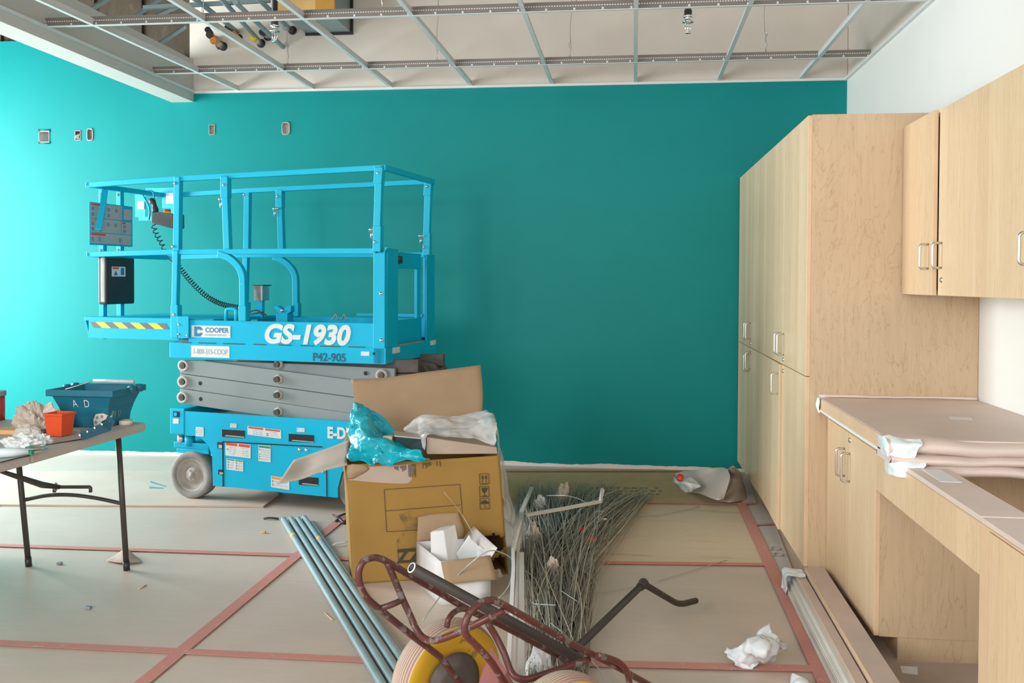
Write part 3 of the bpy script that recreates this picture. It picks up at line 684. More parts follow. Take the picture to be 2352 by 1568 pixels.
# --- guard rails: near side built, far side mirrored
RW = .034
def rail(px, y, name='guard_rail', w_=RW, yo=None, r_=.0, mat=M_rail):
    pts = [LP(*p, 0) for p in px]; pts = [Vector((p.x, y, p.z)) for p in pts]
    if r_: pts = arc(pts, r_, 5)
    return lb().sq(pts, w_, up=(0, 1, 0)).build(name, mat, lift, bevel=.004)
ztop = (LP(400, 411).z+LP(878, 385).z)/2
yN, yF = .02, Wd-.02
TOP = [(196, 424), (400, 410), (884, 384)]; MID = [(198, 584), (400, 578), (862, 576)]
for y in (yN, yF): rail(TOP, y, 'top_rail'); rail(MID, y, 'mid_rail')
def cross(px, name, w_=RW):
    p = LP(*px, 0); return lb().sq([(p.x, yN-.017, p.z), (p.x, yF+.017, p.z)], w_).build(name, M_rail, lift, bevel=.004)
cross((200, 424), 'end_rail'); cross((202, 584), 'end_rail'); cross((879, 384), 'end_rail')
for y in (yN, yF):
    dy = -.006 if y == yN else .006
    rail([(407, 406), (405, 575)], y+dy, 'rail_post', .042); rail([(403, 575), (400, 708)], y+dy, 'rail_post', .038); rail([(402, 700), (402, 776)], y+dy, 'post_socket', .05)
    k_ = 0 if y == yN else -27
    rail([(516+k_, 405), (516+k_, 455)], y+dy, 'post_socket', .05); rail([(516+k_, 440), (521+k_, 572)], y+dy, 'rail_post', .042)
    rail([(500+k_, 583), (528+k_, 592), (556+k_, 622), (557+k_, 706)], y+dy, 'curved_post', .040, r_=.06); rail([(558+k_, 702), (558+k_, 737)], y+dy, 'post_socket', .05)
    rail([(871, 384), (868, 422)], y+dy, 'post_socket', .052); rail([(870, 400), (866, 520)], y+dy, 'rail_post', .044); rail([(867, 518), (866, 578)], y+dy, 'post_socket', .050)
    for p in ((404, 421), (399, 566), (516+k_, 425), (870, 398), (863, 556), (402, 722)): lb().lathe(Vector((LP(*p, 0).x, y-.03, LP(*p, 0).z)), (0, -1, 0), [(.010, 0), (.008, .006), (.001, .008)], 10).build('bolt', M_galv, lift)
for p, y in (((505, 457), yN-.02), ((851, 527), yN-.02), ((478, 457), yF-.02), ((851, 527), yF-.02)):
    c = LP(*p, 0); c = Vector((c.x, y, c.z)); q = lb(); q.cyl(c+Vector((.04, 0, 0)), c, .006, 10); q.ball(c, .011, 6); q.sweep([c, c+Vector((.004, -.004, -.05)), c+Vector((.012, -.004, -.055)), c+Vector((.014, -.002, -.01))], .003, 6); q.build('locking_pin', M_steel, lift)
# end rail posts of the extension, with the board and document box fixed across them
xE = LP(200, 424).x
def EP(px, py, o=0.): q = pl(px, py, LA+LD*(xE+o), LD)-LA; return Vector((xE+o, q.dot(LN), q.z))
for c in ((236, 431), (276, 437)):
    p = EP(*c); lb().sq([(xE, p.y, zt), (xE, p.y, p.z)], .036).build('rail_post', M_rail, lift, bevel=.003)
    for yy_ in (447, 575): k = EP(c[0]-4, yy_, .018); lb().lathe(k, (1, 0, 0), [(.010, 0), (.008, .006), (.001, .008)], 10).build('bolt', M_galv, lift)
e0, e1 = EP(206, 463, .03), EP(305, 567, .03)
ibo = lb().box((xE+.022, e0.y, e1.z), (xE+.028, e1.y, e0.z)).build('instruction_board', M_blue, lift)
w_ = e1.y-e0.y; h_ = e0.z-e1.z
def ibl(u0, v0, u1, v1, head, rows, cols, seed):
    r_ = random.Random(seed); m_ = lb(); d = xE+.0295
    def q(a, b, c, e, dd, ci): m_.cur = ci; m_.box((xE+.028, e0.y+a*w_, e0.z-e*h_), (dd, e0.y+c*w_, e0.z-b*h_))
    q(u0, v0, u1, v1, d, 0)
    if head: q(u0+.01, v0+.01, u0+(u1-u0)*.35, v0+.05, d+.001, head)
    y = v0+.06
    for k in range(rows):
        s = (v1-y-.01)/(rows-k)
        for c in range(cols):
            cw = (u1-u0)/cols; x = u0+c*cw+cw*.1
            if r_.random() < .75: q(x, y+.15*s, x+cw*.3, y+.8*s, d+.001, 2)
            q(x+cw*.38, y+.25*s, x+cw*.8, y+.36*s, d+.001, 3); q(x+cw*.38, y+.55*s, x+cw*.75, y+.66*s, d+.001, 3)
        y += s
    m_.build('warning_label', [M_boardlab, M_red, M_ink, M_ltink, M_orange], ibo)
M_boardlab = simple('grey_board_print', (.42, .43, .43), .5)
ibl(.02, .02, .74, .36, 1, 2, 4, 3); ibl(.02, .38, .72, .70, 4, 2, 4, 4); ibl(.02, .72, .97, .96, 1, 1, 6, 5); ibl(.79, .08, .97, .34, 0, 2, 1, 6); ibl(.74, .40, .97, .70, 1, 2, 1, 7)
k0, k1, k2 = EP(241, 437, .05), EP(236, 475, .09), EP(226, 526, .12)
lb().sq([k0, k1, k2], .036, h=.014).build('drop_arm', M_blue, lift)
d0, d1 = EP(236, 590, .06), EP(303, 697, .06)
db = lb().box((xE+.02, d0.y, d1.z), (xE+.085, d1.y, d0.z)).build('manual_box', M_black, lift, bevel=.012, seg=3)
lb().box((xE+.045, d0.y-.005, d1.z+.015), (xE+.078, d0.y+.01, d0.z)).build('box_spine', M_rimgrey, db, bevel=.006)
a, b = EP(257, 612, .086), EP(288, 635, .086); q = lb(); q.cur = 0; q.box((xE+.085, a.y, b.z), (xE+.087, b.y, a.z)); lw = b.y-a.y; lh = a.z-b.z; q.cur = 1; q.box((xE+.087, a.y+.04*lw, a.z-.25*lh), (xE+.0878, a.y+.5*lw, a.z-.06*lh)); q.cur = 2; q.prism([(xE+.087, a.y+.12*lw, b.z+.12*lh), (xE+.087, a.y+.42*lw, b.z+.12*lh), (xE+.087, a.y+.27*lw, b.z+.62*lh)], (.001, 0, 0)); q.box((xE+.087, a.y+.65*lw, b.z+.15*lh), (xE+.0878, a.y+.9*lw, a.z-.12*lh)); q.build('box_label', [M_decal, M_red, M_navy], db)
# --- control box, its plate and coiled cord
yc = .45
q = lb()
for (x0_, y0_, x1_, y1_) in ((310, 437, 334, 498), (334, 432, 352, 442), (352, 432, 413, 452), (372, 452, 413, 478), (392, 478, 413, 522), (318, 498, 352, 506)):
    a, b = LP(x0_, y0_, yc+.3), LP(x1_, y1_, yc+.3); q.box((a.x, yc+.30, b.z), (b.x, yc+.306, a.z))
cpz = q.build('control_plate', M_blue, lift)
a, b = LP(380, 443, yc+.29), LP(397, 467, yc+.29); lb().box((a.x, yc+.295, b.z), (b.x, yc+.30, a.z)).build('plate_label', M_decal, cpz)
a, b = LP(314, 462, yc+.29), LP(330, 480, yc+.29); lb().box((a.x, yc+.295, b.z), (b.x, yc+.30, a.z)).build('plate_label', M_decal, cpz)
lb().sweep(arc([LP(*p, yc+.1) for p in ((322, 438), (345, 478), (342, 505))], .04), .007, 8).sweep(arc([LP(*p, yc+.1) for p in ((322, 437), (352, 438), (354, 458))], .02), .006, 8).build('guard_hoop', M_blue, cpz)
cpts = [LP(*p, yc) for p in ((347, 490), (360, 486), (396, 490), (396, 523), (388, 523), (346, 512))]
cbx = MB(LM).prism(cpts, (0, .14, 0)).build('control_box', simple('control_grey', (.12, .12, .125), .5), lift, bevel=.008)
p = [LP(*q_, yc+.06) for q_ in ((357, 488), (354, 470), (346, 458))]; lb().sweep(smoothpath(p, 5), [.02+.004*math.sin(k) for k in range(11)], 12).build('joystick', M_black, cbx)
p = LP(384, 491, yc+.05); lb().lathe(p, (0, 0, 1), [(.026, 0), (.026, .014), (.001, .015)], 18).build('switch_collar', M_yellow, cbx); lb().lathe(p+Vector((0, 0, .014)), (0, 0, 1), [(.02, 0), (.025, .006), (.024, .016), (.001, .019)], 18).build('stop_button', M_red, cbx)
def coil(path, r, turns):
    P = smoothpath(path, 10); out = []; n = turns*9; L = len(P)-1
    for k in range(n+1):
        t = k/n*L; i = min(int(t), L-1); c = P[i].lerp(P[i+1], t-i); d = (P[i+1]-P[i]).normalized()
        e1 = Vector((0, 1, 0)); e2 = d.cross(e1).normalized(); a = 2*PI*k/9
        out.append(c+e1*math.cos(a)*r+e2*math.sin(a)*r)
    return out
lb().sweep(coil([LP(*p, yc+.02) for p in ((352, 514), (358, 535), (368, 552), (378, 572))], .016, 6), .0034, 5).sweep(smoothpath([LP(*p, yc+.02) for p in ((378, 572), (382, 590), (396, 600), (411, 612))], 6), .0034, 5).sweep(coil([LP(*p, yc+.02) for p in ((411, 612), (440, 648), (475, 680), (510, 698), (548, 706))], .0155, 30), .003, 5).build('coiled_cord', M_black, lift)
# --- outlet box on a short post, hold-down pedal, deck loop
po = .55
a, b = LP(583, 655, po), LP(599, 690, po); ob = lb().box((a.x, po, b.z), (b.x, po+.01, a.z)).box((a.x, po, b.z), (b.x+.012, po+.09, a.z)).build('outlet_box', M_galv, lift, bevel=.004)
lb().box((a.x-.004, po-.006, a.z-.004), (b.x+.022, po+.1, a.z+.004)).build('outlet_lid', M_leg, ob)
a, b = LP(582, 690, po), LP(594, 722, po); lb().box((a.x, po+.03, b.z-.03), (b.x+.01, po+.06, a.z)).build('outlet_post', M_blue, ob)
lb().sweep(smoothpath([LP(*p, po) for p in ((572, 716), (590, 712), (600, 720), (612, 722))], 5), .004, 6).sweep(smoothpath([LP(*p, po) for p in ((575, 722), (592, 718), (606, 716))], 5), .004, 6).build('loose_cable', M_leg, ob)
pd = lb(); a = LP(648, 720, .3)
pd.prism([LP(*p, .3) for p in ((628, 705), (637, 702), (650, 712), (660, 703), (668, 702), (668, 716), (658, 722), (640, 720))], (0, .05, 0)); pd.prism([LP(*p, .3) for p in ((634, 720), (660, 720), (660, 745), (634, 745))], (0, .08, 0)); pdo = pd.build('pedal_latch', M_blue, lift, bevel=.003)
lb().lathe(LP(648, 713, .295), (0, -1, 0), [(.012, 0), (.009, .006), (.001, .007)], 10).build('bolt', M_galv, pdo)
lb().sweep(arc([LP(*p, .012) for p in ((519, 737), (520, 709), (543, 710), (542, 737))], .02), .011, 8).build('tie_loop', M_blue, lift)
lb().box((LP(690, 738).x, Wd-.05, LP(690, 735).z), (LP(858, 738).x, Wd-.02, LP(690, 728).z)).build('far_kick_rail', M_blue, lift)
q = lb()
for s in (-1, 1): q.sweep([LP(781, 728, .7)+Vector((s*.06, 0, -.02)), LP(781, 728, .7)+Vector((s*.03, 0, .02)), LP(781, 728, .7)+Vector((s*.012, 0, -.02))], .005, 6)
q.build('deck_ring', M_rimgrey, lift)
# --- entry end: corner columns, plate with opening
xe0 = LP(857, 700).x; xe1 = LP(884, 700).x; zc = LP(890, 569).z
q = lb(); q.box((xe0, 0, zb), (xe1, .03, zc-.03)); q.prism([(xe0+.06, 0, zc-.03), (xe1, 0, zc-.03), (xe1, 0, zc), (xe0+.085, 0, zc)], (0, .03, 0)); colo = q.build('corner_column', M_blue, lift, bevel=.003)
q = lb(); q.box((xe1-.014, .03, zb), (xe1, .20, zc)); q.build('corner_column', M_blue, lift, bevel=.003)
q = lb(); q.box((xe0, Wd-.03, zb), (xe1, Wd, zc-.02)); q.box((xe1-.014, Wd-.15, zb), (xe1, Wd-.03, zc-.02)); q.build('corner_column', M_blue, lift, bevel=.003)
q = lb(); zo0 = LP(884, 740).z-.0; zo1 = LP(884, 614).z
q.box((xe1-.06, .20, zo1), (xe1-.04, Wd-.15, zo1+.10)); q.box((xe1-.06, .18, zt), (xe1-.04, Wd-.14, zo0)); q.box((xe1-.06, Wd-.22, zo0), (xe1-.04, Wd-.16, zo1)); gt = q.build('entry_gate', M_blue, lift, bevel=.003)
lb().box((xe1-.04, .26, zo1+.03), (xe1-.02, .32, zo1+.075)).build('gate_latch', M_black, gt, bevel=.004); lb().cyl((xe1-.02, .23, zo1+.055), (xe1-.02, .29, zo1+.055), .009, 10).build('latch_spring', M_leg, gt)
for p in ((875, 674), (876, 781)): lb().lathe(LP(*p, 0), (0, -1, 0), [(.012, 0), (.010, .006), (.001, .009)], 14).build('bolt', M_chrome, colo)
q = lb()
for (yy, zz, w2_, h2) in ((.10, .955, .055, .035), (Wd-.10, .965, .05, .03)): q.box((xr_, yy, zz), (xr_+.0015, yy+w2_*2, zz+h2))
q.build('end_label', M_decal, pf)
rs = lb(); rs.box((xe1-.015, .22, zt+.0), (xe1+.001, Wd-.2, zt+.008)); rs.build('rust_streak', simple('rust_edge', (.35, .25, .18), .7), pf)
# --- decals on the platform
text('GS-1930', .158, lt(604, 768, .0015), 'model_lettering', M_decal, tb, bold=.0068, shear=.22, align='LEFT', sx=1.03)
text('P42-905', .068, lt(718, 820, -.0015), 'fleet_number', M_stencil, pf, bold=.0012, align='LEFT', sx=.98)
q = rect(440, 747, 529, 776, .001, .004); st1 = q.build('rental_sticker', M_decal, tb)
text('COOPER', .042, lt(471, 758, .0008), 'sticker_lettering', M_navy, st1, bold=.001, align='LEFT', sx=1.0)
text('EQUIPMENT RENTALS', .0165, lt(470, 769, .0008), 'sticker_lettering', M_ltink, st1, align='LEFT', sx=.95)
c = LP(456, 761, 0); q = lb()
q.prism([(c.x-.032, .0004, c.z+.032), (c.x+.012, .0004, c.z+.032), (c.x+.032, .0004, c.z+.012), (c.x+.018, .0004, c.z+.006), (c.x-.004, .0004, c.z+.014), (c.x-.014, .0004, c.z), (c.x-.004, .0004, c.z-.014), (c.x+.018, .0004, c.z-.006), (c.x+.032, .0004, c.z-.012), (c.x+.012, .0004, c.z-.032), (c.x-.032, .0004, c.z-.032)], (0, .0006, 0)); q.build('sticker_emblem', M_navy, st1)
q = rect(439, 793, 527, 822, -.002, .0); st2 = q.build('phone_sticker', M_decal, pf); text('1-800-315-COOP', .048, lt(483, 808, -.0026), 'sticker_lettering', M_ltink, st2, sx=.70)
rect(829, 807, 848, 817, -.002, .0).build('small_label', M_decal, pf)
lb().lathe(LP(859, 812, 0), (0, -1, 0), [(.009, .0005), (.001, .001)], 12).build('panel_hole', M_dark, pf)
#PART4
# ================================================================== CABINETS
XT = .8425; YT = 4.412
def handle(a, b, out, mat=M_steel, parent=None, r=.005):
    a, b, out = Vector(a), Vector(b), Vector(out)
    return MB().sweep(arc([a, a+out, b+out, b], .014), r, 10).build('handle', mat, parent)
def lock(c, out, parent):
    c = Vector(c); q = MB().lathe(c, out, [(.011, 0), (.011, .003), (.008, .005), (.001, .005)], 18).build('lock', M_steel, parent)
    o = Vector(out); MB().box(c+o*.005+Vector((-.0008, -.0015, -.006)), c+o*.0062+Vector((.0008, .0015, .006))).build('keyway', M_black, q)
def door(y0, y1, z0, z1, X, parent, hy=None, hz=None, hl=.1, lk=None, rot=0., th=.019, pivot=None, mat=None):
    M_ = None
    if rot:
        pv = Vector((X, pivot, 0)); M_ = Matrix.Translation(pv) @ Matrix.Rotation(rot, 4, 'Z') @ Matrix.Translation(-pv)
    q = MB(M_); q.cur = 0; q.box((X-th, y0+.0015, z0+.0015), (X, y1-.0015, z1-.0015))
    d = q.build('door', [mat or M_door, M_edge], parent, bevel=.0012, seg=1)
    for p in d.data.polygons:      # banded edges
        if abs(p.normal.x) < .6: p.material_index = 1
    if hy is not None:
        h = MB(M_); a = Vector((X-th, hy, hz)); h.sweep(arc([a, a+Vector((-.034, 0, 0)), a+Vector((-.034, 0, hl)), a+Vector((0, 0, hl))], .014), .005, 10); h.build('handle', M_steel, d)
    if lk: lock((M_ @ Vector((X-th, lk[0], lk[1]))) if M_ else (X-th, lk[0], lk[1]), (-1, 0, 0), d)
    return d
XD = XT+.0
ZTT = 2.158; zsplit = .962
pd_ = [ax(x, 600, XT-.019).y for x in (1853, 1801, 1762, 1729, 1703)]
ys_ = [YT, YT+.643, YT+1.286, YT+1.93, D-.02]
for i, (k0, k1, l) in enumerate(((0, 2, 'tall maple cabinet with a plain veneer side facing the counter'), (2, 4, 'tall maple cabinet in the far corner against the teal wall'))):
    t = thing('tall_cabinet', ((XT+XR)/2, (ys_[k0]+ys_[k1])/2, 0), l, 'cabinet', 'tall maple cabinets')
    y0, y1 = ys_[k0], ys_[k1]
    MB().box((XT, y0+.001, .0 if i == 0 else .10), (XR-.002, y0+.02, ZTT)).build('side_panel', M_panel, t); MB().box((XT, y1-.02, .10), (XR-.002, y1-.001, ZTT)).build('side_panel', M_panel, t)
    MB().box((XT+.004, y0+.02, .10), (XR-.02, y1-.02, .12)).box((XT+.002, y0+.02, ZTT-.02), (XR-.002, y1-.02, ZTT-.001)).box((XR-.02, y0+.02, .1), (XR-.002, y1-.02, ZTT-.02)).box((XT+.004, y0+.02, zsplit-.01), (XR-.02, y1-.02, zsplit+.01)).build('carcass', M_panel, t)
    MB().box((XT+.06, y0+.005, 0), (XT+.08, y1-.005, .10)).build('toe_kick', M_edge, t)
    ym = ys_[k0+1]
    lz = .16
    o1 = .055
    door(y0, ym, zsplit, ZTT-.002, XT, t, ym-.045, 1.015+.05*0, .11, (ym-.035, .995-.005))
    door(ym, y1, zsplit, ZTT-.002, XT, t, ym+.045, 1.015, .11)
    door(y0, ym, .085, zsplit, XT, t, None if i == 0 else ym-.045, .82, .11, (ym-.035, .93))
    door(ym, y1, .085, zsplit, XT, t, ym+.045, .80, .11, None, (-.022 if i == 0 else 0), pivot=y1)
# upper cabinets: wall hung, from the tall cabinet toward the camera
XU = XT  # replaced below
v = ray(2083, 600); YU = YT-.004; XU = v.x/v.y*YU
zu0 = 1.345; zu1 = 2.096
yus = [YU, ax(2155, 500, XU).y, ax(2254, 500, XU).y]; dw = yus[1]-yus[2]; yus += [yus[2]-dw, yus[2]-2*dw]
for i, (k0, k1, l) in enumerate(((0, 2, 'wall-hung maple cabinet beside the tall cabinet with a pair of doors'), (2, 4, 'wall-hung maple cabinet cut off by the picture edge'))):
    y1, y0 = yus[k0], yus[k1]; ym = yus[k0+1]
    t = thing('wall_cabinet', ((XU+XR)/2, (y0+y1)/2, zu0), l, 'cabinet', 'wall-hung maple cabinets')
    q = MB(); a = XU+.019
    q.box((a, y0+.001, zu0), (XR-.002, y0+.019, zu1)).box((a, y1-.019, zu0), (XR-.002, y1-.001, zu1)).box((a, y0+.019, zu0), (XR-.002, y1-.019, zu0+.019)).box((a, y0+.019, zu1-.019), (XR-.002, y1-.019, zu1)).box((XR-.01, y0+.019, zu0+.019), (XR-.002, y1-.019, zu1-.019))
    q.build('carcass', M_panel, t)
    g = .004
    if i == 0: 
        d = door(ym, y1, zu0-.004, zu1, XU+.019-.021, t, ym+.05, 1.452, .10)
        door(y0, ym-.004, zu0-.004, zu1, XU+.019, t, ym-.045, 1.454, .10, (ym-.05, 1.405))
    else:
        door(ym, y1, zu0-.004, zu1, XU+.019, t, ym+.05, 1.452, .10); door(y0, ym, zu0-.004, zu1, XU+.019, t, ym-.05, 1.452, .10, (ym-.05, 1.405))
# base cabinets
XB = ay(1900, 1000, YT).x; zbt = .795
yb = ax(2010, 1200, XB).y; yk = ax(2250, 1250, XB).y; ym = ax(1945, 1150, XB).y
t = thing('base_cabinet', ((XB+XR)/2, (yb+YT)/2, 0), 'maple base cabinet with two doors under the wrapped countertop', 'cabinet', 'maple base cabinets')
MB().box((XB+.019, yb, .085), (XR-.002, yb+.019, zbt)).build('side_panel', M_panel, t); MB().box((XB+.019, YT-.022, .085), (XR-.002, YT-.003, zbt)).box((XB+.019, yb+.019, .085), (XR-.002, YT-.022, .104)).box((XR-.02, yb+.019, .104), (XR-.002, YT-.022, zbt)).build('carcass', M_panel, t)
MB().box((XB+.085, yb+.004, 0), (XR-.02, yb+.02, .085)).box((XB+.085, yb+.02, 0), (XB+.105, YT-.01, .085)).build('toe_kick', M_panel, t)
MB().box((XB, YT-.028, .085), (XB+.019, YT-.003, zbt)).build('filler_strip', M_edgel, t); MB().box((XB, yb, zbt-.0185), (XB+.06, YT-.029, zbt)).build('top_rail', M_door, t)
door(ym, YT-.028, .085, zbt-.02, XB+.019, t, ym+.045, .58, .115)
door(yb, ym, .085, zbt-.02, XB+.019, t, ym-.045, .575, .115, (ym-.045, .745))
# knee space apron, hung between the two base cabinets
yn_ = ax(2037, 1010, ay(1880, 920, YT).x).y
za1 = ax(2252, 1192, XB).z; za0 = ax(2252, 1300, XB).z
t = thing('knee_apron', (XB+.05, (yb+yk)/2, .635), 'maple apron board across the open knee space', 'apron board')
MB().box((XB, yk, .632), (XB+.019, yb-.001, .765)).build('apron_board', M_door, t)
MB().box((XB+.003, yk+.001, .7655), (XB+.13, yn_-.085, .785)).build('stretcher', M_kraft, t)
MB().box((XB-.002, yk, .7655), (XB+.0025, yn_-.085, .770)).build('edge_band', M_edgel, t)
MB().box((XR-.03, yk, .60), (XR-.012, yb-.001, .785)).build('back_rail', M_panel, t)
a = ax(2150, 1110, XB+.06); MB().box((XB+.04, yn_-.30, .785), (XB+.10, yn_-.11, .7865)).build('paper_label', M_whitecard, t)
t = thing('base_cabinet', ((XB+XR)/2, yk-.4, 0), 'maple base cabinet with no top yet, cut off by the picture edge', 'cabinet', 'maple base cabinets')
MB().box((XB+.019, yk-.022, .085), (XR-.002, yk-.003, .765)).build('side_panel', M_panel, t)
MB().box((XB+.019, yk-.9, .085), (XR-.002, yk-.88, .765)).box((XB+.019, yk-.88, .085), (XR-.002, yk-.022, .104)).box((XR-.02, yk-.88, .1), (XR-.002, yk-.022, .765)).build('carcass', M_panel, t)
MB().box((XB+.085, yk-.88, 0), (XB+.105, yk-.01, .085)).build('toe_kick', M_edge, t)
MB().box((XB+.003, yk-.88, .765), (XB+.13, yk-.003, .783)).build('stretcher', M_kraft, t)
MB().box((XB, yk-.062, .085), (XB+.019, yk-.003, .765)).build('filler_strip', M_edgel, t)
MB().box((XB-.002, yk-.88, .765), (XB+.003, yk, .770)).build('edge_band', M_edgel, t)
door(yk-.47, yk-.062, .085, .762, XB+.019, t); door(yk-.88, yk-.47, .085, .762, XB+.019, t)
# wrapped countertop
XC = ay(1880, 920, YT).x; zc1 = .868; zc0 = .812
yn = ax(2037, 1010, XC).y
t = thing('wrapped_countertop', ((XC+XR)/2, (yn+YT)/2, zc0), 'countertop wrapped in brown kraft paper with clear tape at the corners', 'countertop')
MB().box((XC+.004, yn-.02, zc0+.004), (XR-.004, YT-.004, zc1)).build('slab', M_kraft, t, bevel=.004)
q = MB(); q.box((XC, yn, zc0+.006), (XC+.005, YT-.01, zc1-.002)); q.build('wood_edge', M_edgel, t)
MB().box((XC-.002, yn+.02, zc0-.004), (XC+.012, YT-.01, zc0+.006)).build('white_liner', M_whitecard, t)
MB().box((XB-.002, yn+.11, zbt+.001), (XB+.15, YT-.03, zc0+.004)).build('build_up_strip', M_edgel, t)
q = MB()      # folded layers of paper at the near end
for k, (za, zb_, yo) in enumerate(((.818, .868, .0), (.787, .820, -.012), (.752, .789, -.02))):
    ctrl = []
    for (yy, zz) in ((yn+.10, zb_), (yn-.01+yo, zb_+.001), (yn-.06+yo, (za+zb_)/2+.004), (yn-.03+yo, za), (yn+.10, za)):
        ctrl.append([(XC-.004+.03*(k == 2)+j*(XR-XC-.01)/6, yy+.004*math.sin(j*2.1+k), zz+.003*math.sin(j*1.7+k*2)) for j in range(7)])
    q.sheet(ctrl, 14, 60, .005, 9., 3+k)
    for e_ in (0, 6): q.prism([Vector(r_[e_]) for r_ in ctrl], (.002, 0, 0))
q.build('paper_fold', M_kraft, t)
q = MB()
for k, (za, zb_, o_) in enumerate(((.812, .870, 0), (.750, .806, .012))):     # clear tape folded round the near corner
    x0_, y0_ = XC-.006+o_, yn-.068-.012*k
    q.sheet([[(x0_+.10, y0_+.03, zb_+.002), (x0_+.05, y0_+.05, zb_+.003), (x0_+.02, y0_+.09, zb_+.002), (x0_+.012, y0_+.13, zb_)],
             [(x0_+.10, y0_+.001, zb_-.012), (x0_+.035, y0_+.002, zb_-.006), (x0_+.004, y0_+.03, zb_-.006), (x0_, y0_+.14, zb_-.008)],
             [(x0_+.09, y0_-.002, (za+zb_)/2), (x0_+.03, y0_-.004, (za+zb_)/2), (x0_-.004, y0_+.026, (za+zb_)/2), (x0_-.002, y0_+.13, (za+zb_)/2)],
             [(x0_+.07, y0_+.004, za), (x0_+.03, y0_+.006, za), (x0_+.004, y0_+.03, za), (x0_+.002, y0_+.11, za)]], 14, 18, .007, 30, k+2)
q.build('taped_corner', M_tape, t)
MB().sheet([[(XC-.006, YT-.06, .872), (XC-.004, YT-.02, .876), (XC+.05, YT-.006, .878)], [(XC-.009, YT-.05, .84), (XC-.012, YT-.015, .845), (XC+.03, YT-.004, .85)], [(XC-.004, YT-.04, .80), (XC-.006, YT-.012, .80), (XC+.02, YT-.004, .81)]], 10, 10, .005, 30, 8).build('taped_corner', M_tape, t)
MB().sheet([[(XC, YT-.01, zc1+.002), (XR-.3, YT-.01, zc1+.004), (XR-.004, YT-.01, zc1+.003)], [(XC, YT-.004, zc1+.014), (XR-.3, YT-.005, zc1+.012), (XR-.004, YT-.006, zc1+.014)]], 6, 40, .003, 12, 4).build('raised_paper_edge', M_kraft, t, solid=.002)
a = fl(2206, 961, zc1); MB().prism([a+Vector(p) for p in ((-.045, -.03, .0008), (.03, -.05, .0008), (.05, .03, .0008), (-.03, .045, .0008))], (0, 0, .0006)).build('white_sticker', M_whitecard, t)
# fibreboard strips lying along the cabinets
def plank(c0, c1, w_, z0, z1, name, mat, label, cat, group=None):
    a, b = Vector(c0), Vector(c1); d = (b-a).normalized(); n = Vector((-d.y, d.x, 0))*w_
    q = MB(); q.hexa([a+Vector((0, 0, z0)), a+n+Vector((0, 0, z0)), b+n+Vector((0, 0, z0)), b+Vector((0, 0, z0))], [a+Vector((0, 0, z1)), a+n+Vector((0, 0, z1)), b+n+Vector((0, 0, z1)), b+Vector((0, 0, z1))])
    return tag(q.build(name, mat, bevel=.002, seg=1), label, cat, group)
def g2(x, y, z): p = fl(x, y, z); return Vector((p.x, p.y, 0))
A1, B1 = g2(1850, 1303, .115), g2(2008, 1568, .115); B1 = A1+(B1-A1)*1.4
wdt = (g2(1893, 1302, .115)-A1).length*.96
plank(A1, B1, wdt, .0, .097, 'wood_plank', M_mdf, 'lower wide fibreboard plank on the floor along the base cabinet', 'plank', 'planks along the base cabinet')
plank(A1, B1, wdt, .0975, .116, 'wood_plank', [M_mdf], 'wide fibreboard plank with a pale edge, topmost along the base cabinet', 'plank', 'planks along the base cabinet')
d = (B1-A1).normalized(); n = Vector((-d.y, d.x, 0))
q = MB(); q.hexa([A1-n*.003+Vector((0, 0, .0975)), A1+Vector((0, 0, .0975)), B1+Vector((0, 0, .0975)), B1-n*.003+Vector((0, 0, .0975))], [A1-n*.003+Vector((0, 0, .116)), A1+Vector((0, 0, .116)), B1+Vector((0, 0, .116)), B1-n*.003+Vector((0, 0, .116))])
pale = q.build('pale_edge', M_edgel, bpy.data.objects['wood_plank.001'], loc=A1-wloc(bpy.data.objects['wood_plank.001']))
A2 = A1-n*.085-d*.02; B2 = A2+(B1-A1)
for k, l in enumerate(('lowest thin white-edged strip of the wrapped bundle', 'second thin white-edged strip of the wrapped bundle from the floor', 'third thin white-edged strip of the wrapped bundle from the floor', 'topmost thin strip of the wrapped bundle with a brown face')):
    plank(A2+n*(.013*k), B2+n*(.013*k), .079-.013*k, .001+k*.022, .0225+k*.022, 'trim_strip', [M_layer] if k < 3 else [M_mdf], l, 'trim strip', 'bundle of trim strips on the floor')
q = MB(); e = A2-d*.012
q.sheet([[e-n*.012+Vector((0, 0, .002)), e-n*.012+Vector((0, 0, .05)), e-n*.006+Vector((0, 0, .098)), e+n*.04+Vector((0, 0, .100)), e+n*.075+Vector((0, 0, .096))],
         [e+d*.05-n*.010+Vector((0, 0, .002)), e+d*.05-n*.010+Vector((0, 0, .05)), e+d*.05-n*.005+Vector((0, 0, .096)), e+d*.05+n*.04+Vector((0, 0, .098)), e+d*.05+n*.075+Vector((0, 0, .095))],
         [e+d*.10-n*.008+Vector((0, 0, .01)), e+d*.11-n*.008+Vector((0, 0, .05)), e+d*.10-n*.005+Vector((0, 0, .094)), e+d*.12+n*.04+Vector((0, 0, .096)), e+d*.10+n*.075+Vector((0, 0, .094))]], 16, 20, .006, 25, 5)
q.sheet([[e-n*.012+Vector((0, 0, .002)), e+n*.03+Vector((0, 0, .002)), e+n*.07+Vector((0, 0, .002))], [e-n*.012+Vector((0, 0, .09)), e-d*.01+n*.03+Vector((0, 0, .09)), e+n*.07+Vector((0, 0, .09))]], 10, 10, .005, 25, 6)
tag(q.build('tape_wrap', M_tape), 'clear tape wrapped round the far end of the trim strip bundle', 'tape wrap')
